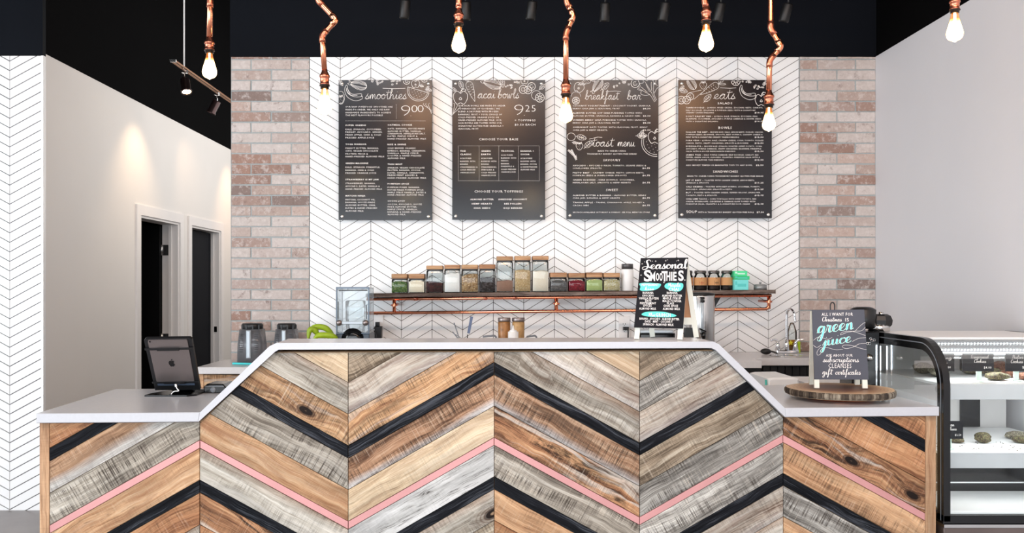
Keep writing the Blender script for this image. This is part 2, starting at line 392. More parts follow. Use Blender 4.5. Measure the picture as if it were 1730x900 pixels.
for i, (a, b) in enumerate(YD):
    mb = MB(); c = .085
    box(mb, XL, XL+.018, a-c, a, 0, ZD+c); box(mb, XL, XL+.018, b, b+c, 0, ZD+c); box(mb, XL, XL+.018, a, b, ZD, ZD+c)
    fr = struct('door_%d' % (i+1), mb, DOORP)
    jm = MB(); box(jm, XL-.15, XL, a, a+.02, 0, ZD-.02); box(jm, XL-.15, XL, b-.02, b, 0, ZD-.02); box(jm, XL-.15, XL, a, b, ZD-.02, ZD)
    box(jm, XL-.085, XL-.06, b-.035, b-.02, 0, ZD-.02); mesh_obj('jamb', jm, DOORP, fr)
    lf = MB()
    if i == 0:
        box(lf, XL-.98, XL-.155, b-.075, b-.035, .01, ZD-.03)
    else: box(lf, XL-.135, XL-.095, a+.022, b-.022, .01, ZD-.03)
    leaf = mesh_obj('door_leaf', lf, pm('dark_door_paint%d' % i, srgb(9, 10, 12) if i == 0 else srgb(16, 18, 24), .6, spec=.1), fr)
    if i == 0:
        for z in (1.83, .99, .25):
            h = MB(); box(h, XL-.15, XL-.09, b-.026, b-.0195, z-.05, z+.05); tube(h, [(XL-.152, b-.035, z-.05), (XL-.152, b-.035, z+.05)], .007, 8)
            hh = mesh_obj('hinge', h, M_['steel'], leaf)
            for dz in (-.03, 0, .03):
                tube(h2 := MB(), [(XL-.11, b-.0285, z+dz), (XL-.11, b-.026, z+dz)], .006, 8)
                # screw heads belong to the hinge leaf
                hh.data.materials.append(M_['black']) if len(hh.data.materials) < 2 else None
                me = hh.data; base = len(me.vertices); me.vertices.add(len(h2.v))
                for q, vv in enumerate(h2.v): me.vertices[base+q].co = wm(leaf).inverted() @ Vector(vv)
                me.update()
    else:
        h = MB(); box(h, XL-.055, XL-.025, b-.024, b-.0195, .99, 1.05); mesh_obj('strike_plate', h, M_['black'], fr)

# ---- chevron tile
CW = .20668; PV = .0608; RISE = .124; G = .0016
tile_t = .008
def tile_mesh(name, x0, x1, lo, hi, z, zmin, zmax, yface, g=G, ch=.0008):
    """tile in column x0..x1; lower edge height at x0 = z+lo, at x1 = z+hi"""
    gs = g*math.hypot(1, (hi-lo)/(x1-x0))
    poly = [(x0+g, z+lo+gs), (x1-g, z+hi+gs), (x1-g, z+hi+PV-gs), (x0+g, z+lo+PV-gs)]
    poly = clip(poly, 0, 1, zmax); poly = clip(poly, 0, -1, -zmin)
    return poly
def tiles_for(parent, x_first, ncols, first_up, z0, zmin, zmax, yface, limit, keep, cw=CW, pv=PV, rise=RISE, xmin=-99, xmax=99):
    """full tiles share two meshes; cut ones get their own"""
    shared = {}; cand = []; stuff = MB()
    for c in range(ncols):
        x0 = x_first+c*cw; x1 = x0+cw; up = (c % 2 == 0) == first_up
        lo, hi = (0, rise) if up else (rise, 0)
        n0 = int((zmin-z0-rise)/pv)-2
        for r in range(n0, n0+int((zmax-zmin+rise)/pv)+5):
            z = z0+r*pv
            poly = tile_mesh('', x0, x1, lo, hi, z, zmin, zmax, yface)
            if xmin > x0: poly = clip(poly, -1, 0, -xmin) if len(poly) > 2 else poly
            if len(poly) < 3 or abs(area2(poly)) < 2e-4: continue
            cut = len(poly) != 4 or abs(abs(area2(poly))-abs((cw-2*G)*(pv-2*G*math.hypot(1, rise/cw)))) > 1e-5
            cand.append((keep((x0+x1)/2, z+(lo+hi)/2+pv/2), cut, up, poly, (x0+x1)/2, z+(lo+hi)/2+pv/2))
    cand.sort(key=lambda t: t[0])
    for i, (kk, cut, up, poly, cx, cz) in enumerate(cand):
        dz = random.uniform(-.0004, .0004)
        if i < limit and kk < 1e6:
            if not cut and up in shared:
                o = bpy.data.objects.new('tile', shared[up]); COL.objects.link(o); o.parent = parent; o.location = (cx, yface+dz, cz)
            else:
                mb = MB(); prism(mb, [(u-cx, w-cz) for u, w in poly], lambda u, w, d: (u, d, w), tile_t, .0008)
                o = mesh_obj('tile', mb, M_['tile'], parent, Matrix.Translation((cx, yface+dz, cz)))
                if not cut: shared[up] = o.data
        else: prism(stuff, poly, lambda u, w, d: (u, yface+d, w), tile_t, .0008)
    if stuff.v:
        o = mesh_obj('tile_field', stuff, M_['tile'], parent); o['kind'] = 'stuff'
xt0 = (523.3-VX)*YB/F; xt1 = xt0+16*CW
# lower edge: valley at odd boundaries; rows measured from the photograph: a joint meets the 575.4 px column line at y=116
zj = HC-(116-VY)*YB/F
def keep_back(x, z):
    px = VX+x*F/YB; py = VY-(z-HC)*F/YB
    if z < .98: return 2e6+py
    for a, b in ((572, 730), (764, 921), (957, 1112), (1146, 1304)):
        if a+10 < px < b-10 and 143 < py < 362: return 1e6+1
    return abs(py-300)*.2+random.random()*40
tiles_for(wall_back, xt0, 16, False, zj-RISE*0-PV*0, .0, ZT-.001, YB, 290, keep_back)
# pier on the left: valley line at px 16.3
cwl = 58.4*5.9/F; zl = HC-(102.5-VY)*5.9/F
tiles_for(wall_lf, (16.3-VX)*5.9/F-7*cwl, 8, False, zl, 0, 3.019, 5.9, 290, lambda x, z: (0 if x > -3.35 else 2e6) , cw=cwl, pv=.0634, rise=.124)

# ---- bricks
def brickm():
    k = N('whitewashed_brick'); oi = k.n('ShaderNodeObjectInfo')
    col = k.ramp(oi.outputs['Random'], [(0, srgb(196, 186, 180)), (.2, srgb(208, 200, 196)), (.38, srgb(176, 156, 146)), (.5, srgb(208, 200, 196)), (.64, srgb(156, 128, 116)), (.76, srgb(196, 176, 166)), (.88, srgb(132, 116, 110)), (1, srgb(166, 130, 114))])
    v = k.coords('Object', (1, 1, 1)); n1 = k.noise(v, 22, 7, .75, .1); n2 = k.noise(v, 45, 4, .7); n3 = k.noise(v, 13, 7, .78, .15)
    col = k.mix(k.math('MULTIPLY', k.fr(n1, .5, .62, 0, 1), .6), col, srgb(216, 208, 204))
    col = k.mix(k.math('MULTIPLY', k.fr(n3, .56, .66, 0, 1), .6), col, srgb(112, 92, 86))
    col = k.mix(k.math('MULTIPLY', k.fr(n2, .3, .7, 0, 1), .25), col, srgb(120, 92, 82))
    k.l(col, k.b.inputs['Base Color']); k.b.inputs['Roughness'].default_value = .8; k.bump(n2, .5, .003); return k.m
M_['brick'] = brickm()
def bricks(parent, x0, x1, ztop, step, joint_a, joints_b, cnt):
    for r in range(cnt):
        z1 = ztop-r*step; z0 = z1-step+.0085
        js = [x0]+([joint_a] if r % 2 == 0 else joints_b)+[x1]
        for i in range(len(js)-1):
            a = js[i]+(.0045 if i else .001); b = js[i+1]-(.0045 if i < len(js)-2 else .001)
            zz1 = min(z1, ZT-.001)
            if zz1-z0 < .005: continue
            mb = MB(); cx = (a+b)/2; cz = (z0+zz1)/2; hw = (b-a)/2; hh = (zz1-z0)/2; j = lambda: random.uniform(-.0016, .0016)
            prism(mb, [(-hw+j(), -hh+j()), (0, -hh+j()), (hw+j(), -hh+j()), (hw+j(), hh+j()), (0, hh+j()), (-hw+j(), hh+j())], lambda u, w, d: (u, d, w), .014, .002)
            mesh_obj('brick', mb, M_['brick'], parent, Matrix.Translation((cx, YB-.004+random.uniform(-.002, .002), cz)))
X = lambda px, Y=YB: (px-VX)*Y/F
br_l = sb('wall_brick_left', M_['mortar'], X(390.5), X(523), YB, YB+.008, 0, ZT-.0005)
br_r = sb('wall_brick_right', M_['mortar'], X(1350.5), 2.576, YB, YB+.008, 0, ZT-.0005)
bricks(br_l, X(391), X(522.6), HC-(84-VY)*YB/F, .0706, X(458.5), [X(424.5), X(492.5)], 34)
bricks(br_r, X(1351), 2.575, HC-(84-VY)*YB/F, .0706, X(1413.7), [X(1381), X(1445)], 34)

# ------------------------------------------------------------------ counter (turned about 3 degrees)
pL = Vector(((65-VX)*YC(65)/F, YC(65), 0)); pR = Vector(((1583-VX)*YC(1583)/F, YC(1583), 0))
ANG = math.atan2(pR.y-pL.y, pR.x-pL.x); CL = (pR-pL).length
CM = Matrix.Translation(pL) @ Matrix.Rotation(ANG, 4, 'Z')
def cu(px, py):                                     # photo point on the counter face -> (u along the face, z)
    Y = YC(px); return ((Vector(((px-VX)*Y/F, Y, 0))-pL).length, HC-(py-VY)*Y/F)
counter = thing('service_counter', 'long counter clad in reclaimed chevron boards with raised middle, black and copper stripes', 'counter', pL, rz=ANG)
ZS = 1.0; ZC = 1.268
uo = [cu(340, 696), cu(457, 582), cu(468, 578), cu(1203, 575), cu(1213, 578), cu(1323, 686)]      # outer outline of slab
ui = [cu(337, 713), cu(466, 590), cu(472, 588), cu(1200, 586), cu(1207, 588), cu(1324, 704)]
hz = .037
outer = [(0, ZS), (uo[0][0], ZS), (uo[1][0], ZC-.012), (uo[2][0], ZC), (uo[3][0], ZC), (uo[4][0], ZC-.012), (uo[5][0], ZS), (CL, ZS)]
inner = [(0, ZS-hz), (ui[0][0], ZS-hz), (ui[1][0], ZC-.034), (ui[2][0], ZC-.026), (ui[3][0], ZC-.026), (ui[4][0], ZC-.034), (ui[5][0], ZS-hz), (CL, ZS-hz)]
def clocal(u, v, z): return CM @ Vector((u, v, z))
# carcass
mb = MB()
body = [(.004, .0), (CL-.004, 0), (CL-.004, ZS-hz-.002), (ui[5][0], ZS-hz-.002), (ui[4][0]-.002, ZC-.036), (ui[1][0]+.002, ZC-.036), (ui[0][0], ZS-hz-.002), (.004, ZS-hz-.002)]
prism(mb, [(.004, 0), (CL-.004, 0), (CL-.004, ZS-hz-.002), (.004, ZS-hz-.002)], lambda u, w, d: clocal(u, .022+d, w), .70)
prism(mb, [(ui[0][0], ZS-hz-.0021), (ui[5][0], ZS-hz-.0021), (ui[4][0]-.002, ZC-.038), (ui[1][0]+.002, ZC-.038)], lambda u, w, d: clocal(u, .022+d, w), .20)
mesh_obj('carcass', mb, M_['tan'], counter)
# end posts
pu0 = cu(82.5, 760)[0]; pu1 = cu(1564.5, 760)[0]
for a, b in ((.003, pu0), (pu1, CL-.003)):
    mb = MB(); L = ZS-hz-.004; Mx = CM @ Matrix.Translation(((a+b)/2, .002, L/2+.001)) @ Matrix.Rotation(math.pi/2, 4, 'Y')
    h = (b-a)/2; prism(mb, [(-L/2, -h), (L/2, -h), (L/2, h), (-L/2, h)], lambda u, w, d: (u, d, w), .02, .0015)
    mesh_obj('end_post', mb, M_['post'], counter, Mx)
# planks
WD = {
 'paleA': woodm('pale_grey_board', [(0, (140, 128, 112)), (.5, (192, 184, 168)), (1, (222, 216, 204))], saw=.45, blotch=.2, bl_col=(120, 98, 76), knot=.2, grad=((178, 132, 98), .02, .075, .7)),
 'greysaw': woodm('grey_sawn_board', [(0, (112, 102, 90)), (.5, (172, 162, 146)), (1, (208, 200, 186))], saw=.9, blotch=.25, bl_col=(84, 72, 60)),
 'greyblue': woodm('silver_grey_board', [(0, (88, 84, 78)), (.5, (166, 161, 152)), (1, (218, 215, 206))], saw=.85, blotch=.35, bl_col=(60, 55, 52)),
 'brsaw': woodm('brown_sawn_board', [(0, (140, 90, 50)), (.5, (196, 146, 92)), (1, (222, 180, 130))], saw=.75, blotch=.6, bl_col=(58, 34, 22), knot=.8, white=.3),
 'honey': woodm('honey_board', [(0, (176, 120, 70)), (.5, (210, 160, 108)), (1, (228, 188, 144))], saw=.2, blotch=.4, bl_col=(140, 84, 46), knot=.25),
 'orange': woodm('orange_brown_board', [(0, (134, 78, 36)), (.5, (190, 126, 70)), (1, (212, 154, 96))], saw=.5, blotch=.35, bl_col=(84, 46, 22)),
 'beige': woodm('beige_board', [(0, (176, 146, 108)), (.5, (212, 186, 148)), (1, (228, 208, 176))], saw=.15, blotch=.3, bl_col=(150, 104, 64), knot=.25),
 'dark': woodm('dark_streaked_board', [(0, (104, 60, 30)), (.45, (176, 116, 66)), (1, (212, 160, 104))], saw=.45, blotch=.9, bl_col=(34, 20, 14), knot=.95, white=.55),
 'mauve': woodm('mauve_grained_board', [(0, (110, 82, 66)), (.4, (182, 166, 148)), (1, (214, 206, 192))], saw=.3, blotch=.4, bl_col=(110, 72, 60), gz=.5, grad=((206, 204, 200), -.02, -.06, .7)),
 'pink_br': woodm('brown_to_grey_board', [(0, (112, 72, 44)), (.5, (176, 128, 88)), (1, (206, 170, 134))], saw=.8, blotch=.6, bl_col=(60, 36, 22), grad=((206, 204, 202), -.02, -.05, .9)),
 'white': woodm('white_grained_board', [(0, (124, 120, 116)), (.35, (204, 204, 200)), (1, (232, 232, 230))], saw=.1, blotch=.2, bl_col=(110, 104, 98), gz=.45, crack=1),
 'split': woodm('brown_and_grey_board', [(0, (116, 76, 48)), (.5, (172, 128, 88)), (1, (198, 156, 116))], saw=.4, blotch=.3, bl_col=(80, 50, 34), knot=.3, grad=((208, 206, 200), -.0, -.035, .95)),
 'tansaw': woodm('tan_sawn_board', [(0, (158, 108, 64)), (.5, (198, 148, 98)), (1, (218, 174, 126))], saw=.6),
 'brgrey': woodm('grey_brown_board', [(0, (96, 80, 62)), (.5, (162, 142, 116)), (1, (200, 186, 162))], saw=.5, blotch=.35, bl_col=(66, 52, 40)),
 'blk': woodm('black_stained_strip', [(0, (14, 15, 18)), (.6, (30, 32, 37)), (1, (76, 80, 88))], saw=0, rough=.6, spec=.05, crack=0, tone=1.0),
 'cop': M_['copper_leaf'],
}
# heights (at the peaks) of the band joints from top to bottom
bands = []; z = 1.187+4*.1240
seqt = []
for i in range(4): seqt.append((z, z-.124, 'w')); z -= .124
z = 1.187
for kind in ('blk', 'w', 'w', 'cop', 'w')*1+('blk', 'w', 'w', 'cop', 'w', 'blk', 'w', 'w', 'cop', 'w'):
    h = {'blk': .0503, 'w': .1240, 'cop': .0321}[kind]; seqt.append((z, z-h, kind)); z -= h
colpx = [82.5, 337, 588, 835, 1081, 1324, 1564.5]
RIS = .3245
woods = [   # per column: boards above the first black strip (nearest first), then downwards
 (['orange'], ['split', 'greysaw', 'honey', 'orange', 'paleA', 'tansaw', 'honey', 'greysaw', 'orange', 'paleA']),
 (['brsaw', 'paleA', 'beige', 'beige'], ['greysaw', 'honey', 'paleA', 'dark', 'orange', 'greysaw', 'tansaw', 'paleA', 'orange', 'beige']),
 (['brsaw', 'mauve', 'brgrey', 'beige'], ['pink_br', 'beige', 'white', 'paleA', 'brgrey', 'honey', 'greysaw', 'orange', 'paleA', 'dark']),
 (['paleA', 'mauve', 'beige', 'beige'], ['pink_br', 'dark', 'greysaw', 'tansaw', 'orange', 'paleA', 'greysaw', 'honey', 'brsaw', 'paleA']),
 (['mauve', 'greyblue', 'brgrey', 'beige'], ['brgrey', 'greyblue', 'greyblue', 'mauve', 'paleA', 'greysaw', 'orange', 'greysaw', 'beige', 'paleA']),
 (['orange'], ['orange', 'dark', 'tansaw', 'greyblue', 'honey', 'orange', 'paleA', 'brsaw', 'greysaw', 'honey']),
]
def above_poly(): pass
d1 = (ui[1][1]-ui[0][1])/(ui[1][0]-ui[0][0]); d2 = (ui[5][1]-ui[4][1])/(ui[5][0]-ui[4][0])
for c in range(6):
    u0 = cu(colpx[c], 760)[0]; u1 = cu(colpx[c+1], 760)[0]
    if c == 0: u0 = pu0
    if c == 5: u1 = pu1
    up = c in (0, 2, 4)                                    # rises to the right
    au, aw = woods[c]; wi = 0; ai = [t for t in seqt if t[0] > 1.187+.001]
    for (zt, zb, kind) in seqt:
        w = cu(colpx[c+1], 0)[0]-cu(colpx[c], 0)[0]; r = RIS*(u1-u0)/.585
        if up: zs = (zt-RIS, zt); zsb = (zb-RIS, zb)
        else: zs = (zt, zt-RIS); zsb = (zb, zb-RIS)
        g = .0011
        poly = [(u0+g, zsb[0]+g), (u1-g, zsb[1]+g), (u1-g, zs[1]-g), (u0+g, zs[0]-g)]
        cc = ZS-hz-.004 if c in (0, 5) else ZC-.040
        poly = clip(poly, 0, 1, cc)
        if c == 1 and len(poly) > 2: poly = clip(poly, -d1, 1, ui[0][1]-d1*ui[0][0]-.006)
        if c == 4 and len(poly) > 2: poly = clip(poly, -d2, 1, ui[5][1]-d2*ui[5][0]-.006)
        if len(poly) > 2: poly = clip(poly, 0, -1, -.09)
        k = kind
        if kind == 'w':
            if zt > 1.187+.01:
                idx = int(round((zb-1.187)/.124)); k = au[min(idx, len(au)-1)]
            else: k = aw[wi % len(aw)]; wi += 1
        if len(poly) < 3 or abs(area2(poly)) < 3e-4: continue
        cx = sum(p[0] for p in poly)/len(poly); cz = sum(p[1] for p in poly)/len(poly)
        th = math.atan2(RIS if up else -RIS, u1-u0)
        ca, sa = math.cos(th), math.sin(th)
        rel = [((p[0]-cx)*ca+(p[1]-cz)*sa, -(p[0]-cx)*sa+(p[1]-cz)*ca) for p in poly]
        off = random.uniform(-.0012, .0012)+(.0015 if k == 'cop' else 0)
        mb = MB(); prism(mb, rel, lambda u, w, d: (u, d, w), .016, .0012)
        Mx = CM @ Matrix.Translation((cx, .004+off, cz)) @ Matrix.Rotation(-th, 4, 'Y')
        mesh_obj({'blk': 'black_strip', 'cop': 'copper_strip'}.get(k, 'plank'), mb, WD[k], counter, Mx)
mb = MB(); prism(mb, [(.03, .001), (CL-.03, .001), (CL-.03, .088), (.03, .088)], lambda u, w, d: clocal(u, .012+d, w), .01); mesh_obj('kickboard', mb, M_['black_satin'], counter)
# worktop
top = thing('countertop', 'pale quartz worktop folding up over the chevron counter in one band', 'countertop', clocal(CL/2, .2, ZS-hz), rz=ANG)
def slab(poly, v0, v1, name='slab'):
    mb = MB(); prism(mb, poly, lambda u, w, d: clocal(u, v0+d, w), v1-v0, .0025, True); return mesh_obj(name, mb, M_['quartz'], top)
slab([outer[0], outer[1], inner[1], inner[0]], -.018, .80)
slab([outer[6], outer[7], inner[7], inner[6]], -.018, .80)
mb = MB(); rib = outer[1:7]+inner[1:7][::-1]
# folded band as one closed strip
vs = []; n = len(rib)
for v in (-.018, .27):
    for u, w in rib: vs.append(clocal(u, v, w))
fs = []
for i in range(5):
    a, b, c2, d = i, i+1, n-2-i, n-1-i
    fs.append((a, d, c2, b)); fs.append((a+n, b+n, c2+n, d+n))
for i in range(n):
    j = (i+1) % n; fs.append((i, j, j+n, i+n))
mb.add(vs, fs); mesh_obj('raised_band', mb, M_['quartz'], top)

# ------------------------------------------------------------------ lettering tools
def plane(tl, tr, br, bl, P3, off):
    """photo quad -> 3D quad (TL,TR,BR,BL), raised by off along the normal"""
    a, b, c, d = [Vector(p) for p in P3]; nrm = (d-a).cross(b-a).normalized()
    if nrm.y > 0: nrm = -nrm
    def f(x, y, o=0):
        t = (y-(tl[1]+tr[1])/2)/((bl[1]+br[1]-tl[1]-tr[1])/2); xl = tl[0]+(bl[0]-tl[0])*t; xr = tr[0]+(br[0]-tr[0])*t; s = (x-xl)/(xr-xl)
        return a*(1-s)*(1-t)+b*s*(1-t)+c*s*t+d*(1-s)*t+nrm*(off+o)
    return f
_tc = {}
def glyph_mesh(s, bold):
    key = (s, bold)
    if key not in _tc:
        cu_ = bpy.data.curves.new('t', 'FONT'); cu_.body = s; cu_.resolution_u = 1 if len(s) > 4 else 4; cu_.fill_mode = 'FRONT'
        cu_.space_character = 1.12
        if bold: cu_.offset = bold
        ob = bpy.data.objects.new('t', cu_); me = bpy.data.meshes.new_from_object(ob)
        v = [(p.co.x, p.co.y) for p in me.vertices]; f = [tuple(p.vertices) for p in me.polygons]
        bpy.data.objects.remove(ob); bpy.data.curves.remove(cu_); bpy.data.meshes.remove(me); _tc[key] = (v, f)
    return _tc[key]
CAP = max(p[1] for p in glyph_mesh('H', 0)[0])
def text(mb, s, x0, x1, yb, cap, f, bold=0, slope=0):
    v, fc = glyph_mesh(s, bold)
    if not v: return
    a = min(p[0] for p in v); b = max(p[0] for p in v); k = (x1-x0)/(b-a)
    mb.add([f(x0+(p[0]-a)*k, yb-p[1]*cap/CAP+slope*(p[0]-a)*k) for p in v], fc)
def ribbon(mb, pts, w, f, thick=None, o=0):
    pts = [Vector((p[0], p[1])) for p in pts]; n = len(pts); vs = []
    for i in range(n):
        t = pts[min(i+1, n-1)]-pts[max(i-1, 0)]
        if t.length < 1e-9: t = Vector((1, 0))
        t.normalize(); q = Vector((-t.y, t.x)); ww = w
        if thick: ww = w+(thick-w)*max(0, t.y)**1.5
        vs += [f(*(pts[i]+q*ww/2), o), f(*(pts[i]-q*ww/2), o)]
    mb.add(vs, [(2*i, 2*i+1, 2*i+3, 2*i+2) for i in range(n-1)])
def disc(mb, x, y, r, f, n=10, ry=None, o=0):
    ry = ry or r; mb.add([f(x+r*math.cos(2*math.pi*i/n), y+ry*math.sin(2*math.pi*i/n), o) for i in range(n)], [tuple(range(n))])
# cursive skeleton alphabet: x, y (y up, x-height 1)
GL = {
 'a': ([[(0,.1),(.35,.7),(.85,.95),(.5,1.0),(.18,.6),(.2,.1),(.5,.02),(.85,.6),(.9,.98),(.82,.3),(.95,.0),(1.2,.15)]], 1.15),
 'b': ([[(0,.1),(.4,1.2),(.55,2.0),(.35,2.1),(.22,1.5),(.2,.2),(.45,-.02),(.8,.3),(.75,.8),(.5,.85),(.45,.65),(.8,.65),(1.05,.75)]], 1.0),
 'c': ([[(0,.1),(.3,.7),(.7,.98),(.8,.8),(.45,.95),(.15,.5),(.35,.02),(.7,.05),(.95,.25)]], .9),
 'd': ([[(0,.1),(.35,.75),(.8,.9),(.45,.98),(.15,.5),(.35,.02),(.7,.3),(.95,1.3),(1.05,2.1),(.85,1.0),(.9,.05),(1.2,.15)]], 1.15),
 'e': ([[(0,.1),(.4,.35),(.75,.75),(.55,1.0),(.22,.7),(.25,.15),(.6,.0),(.95,.25)]], .9),
 'f': ([[(0,.1),(.4,.9),(.7,1.8),(.55,2.15),(.35,1.6),(.3,0),(.2,-.9),(.05,-1.0),(.1,-.5),(.5,.1),(.85,.2)]], .8),
 'g': ([[(0,.1),(.35,.75),(.8,.95),(.45,1.0),(.18,.6),(.25,.15),(.6,.25),(.88,.95),(.8,.0),(.55,-.95),(.2,-1.0),(.2,-.65),(.7,-.1),(1.15,.15)]], 1.1),
 'h': ([[(0,.1),(.4,1.2),(.6,2.0),(.42,2.1),(.3,1.4),(.22,.0),(.35,.6),(.65,.95),(.8,.6),(.78,.1),(.95,0),(1.2,.15)]], 1.15),
 'i': ([[(0,.1),(.3,.95),(.28,.2),(.42,0),(.65,.15)], [(.36,1.45),(.42,1.5)]], .6),
 'j': ([[(0,.1),(.4,.95),(.35,0),(.1,-1.0),(-.2,-1.0),(-.1,-.6),(.4,-.05),(.7,.15)], [(.46,1.45),(.52,1.5)]], .65),
 'k': ([[(0,.1),(.4,1.2),(.6,2.0),(.42,2.1),(.3,1.4),(.22,.0),(.35,.55),(.7,.95),(.75,.7),(.4,.5),(.65,.1),(.85,.0),(1.1,.15)]], 1.05),
 'l': ([[(0,.1),(.45,1.1),(.6,1.9),(.42,2.1),(.28,1.5),(.3,.2),(.45,0),(.7,.15)]], .65),
 'm': ([[(0,.1),(.2,.9),(.22,.0),(.4,.75),(.6,.95),(.68,.5),(.66,.0),(.85,.75),(1.05,.95),(1.12,.4),(1.2,.02),(1.45,.15)]], 1.4),
 'n': ([[(0,.1),(.2,.9),(.22,.0),(.42,.75),(.68,.95),(.76,.5),(.8,.03),(1.1,.15)]], 1.05),
 'o': ([[(0,.1),(.25,.75),(.55,1.0),(.2,.8),(.15,.25),(.45,.0),(.78,.3),(.75,.8),(.5,1.0),(.55,.8),(.95,.8)]], .9),
 'p': ([[(0,.1),(.3,.95),(.25,0),(.1,-1.0),(.25,.3),(.5,.95),(.8,.75),(.7,.15),(.4,.05),(.7,.05),(1.05,.15)]], 1.0),
 'r': ([[(0,.1),(.25,1.05),(.32,.9),(.6,.92),(.52,.4),(.62,.0),(.9,.15)]], .85),
 's': ([[(0,.1),(.35,.75),(.55,1.1),(.4,.8),(.65,.4),(.55,.02),(.2,.0),(.15,.15),(.5,.05),(.85,.2)]], .8),
 't': ([[(0,.1),(.35,1.0),(.5,1.9),(.35,.8),(.4,.1),(.55,0),(.8,.15)], [(.05,1.4),(.45,1.35),(.95,1.45)]], .7),
 'u': ([[(0,.1),(.2,.95),(.2,.3),(.4,0),(.7,.4),(.82,.95),(.82,.2),(.95,0),(1.2,.15)]], 1.15),
 'v': ([[(0,.1),(.2,.95),(.35,.1),(.5,.05),(.75,.95),(1.0,.85)]], .95),
 'w': ([[(0,.1),(.2,.95),(.25,.2),(.4,0),(.62,.9),(.68,.15),(.85,.05),(1.1,.95),(1.35,.85)]], 1.3),
 'y': ([[(0,.1),(.2,.95),(.25,.3),(.45,.1),(.8,.95),(.6,-.5),(.25,-1.0),(.15,-.7),(.6,-.1),(1.05,.15)]], 1.0),
 'S': ([[(.95,1.75),(.85,2.1),(.45,2.1),(.3,1.7),(.5,1.2),(.6,.6),(.3,0),(-.2,-.1),(-.4,.3),(0,.55),(.7,.5),(1.0,.3)]], 1.0),
 'C': ([[(.9,1.6),(.8,2.0),(.4,2.0),(.05,1.3),(.05,.5),(.35,0),(.75,.1),(1.05,.4)]], 1.0),
 'G': ([[(.9,1.6),(.7,2.0),(.3,1.9),(.05,1.2),(.1,.3),(.5,0),(.85,.4),(.85,.9),(.5,.9),(.95,.9)]], 1.1),
 'M': ([[(0,0),(.15,1.9),(.5,.5),(.85,1.9),(.95,.2),(1.1,0),(1.3,.1)]], 1.2),
 'V': ([[(0,1.8),(.15,1.9),(.4,0),(.5,0),(.85,1.9)]], .9),
 'T': ([[(0,1.8),(.5,1.9),(1.1,1.95)], [(.6,1.9),(.45,.6),(.35,0)]], .9),
 'F': ([[(.1,1.8),(.5,1.9),(1.0,1.95)], [(.5,1.9),(.35,.6),(.2,0)], [(.2,1),(.8,1.05)]], .9),
 ' ': ([], .6),
}
def script(mb, s, x0, x1, yb, xh, f, w, thick=None, slope=0, o=0):
    strokes = []; cx = 0; cur = None
    for ch in s:
        st, adv = GL[ch]
        if not st: cur = None; cx += adv; continue
        for i, k in enumerate(st):
            pts = [(cx+p[0], p[1]) for p in k]
            if i == 0:
                if cur is not None: cur += pts[1:]
                else: cur = list(pts); strokes.append(cur)
            else: strokes.append(pts)
        cx += adv
    xs = [p[0] for st in strokes for p in st]; a, b = min(xs), max(xs); k = (x1-x0)/(b-a)
    for st in strokes:
        p = smooth_pts([Vector((x0+(q[0]-a+q[1]*.08)*k, yb-q[1]*xh+slope*(q[0]-a)*k)) for q in st], 5)
        ribbon(mb, p, w, f, thick, o)

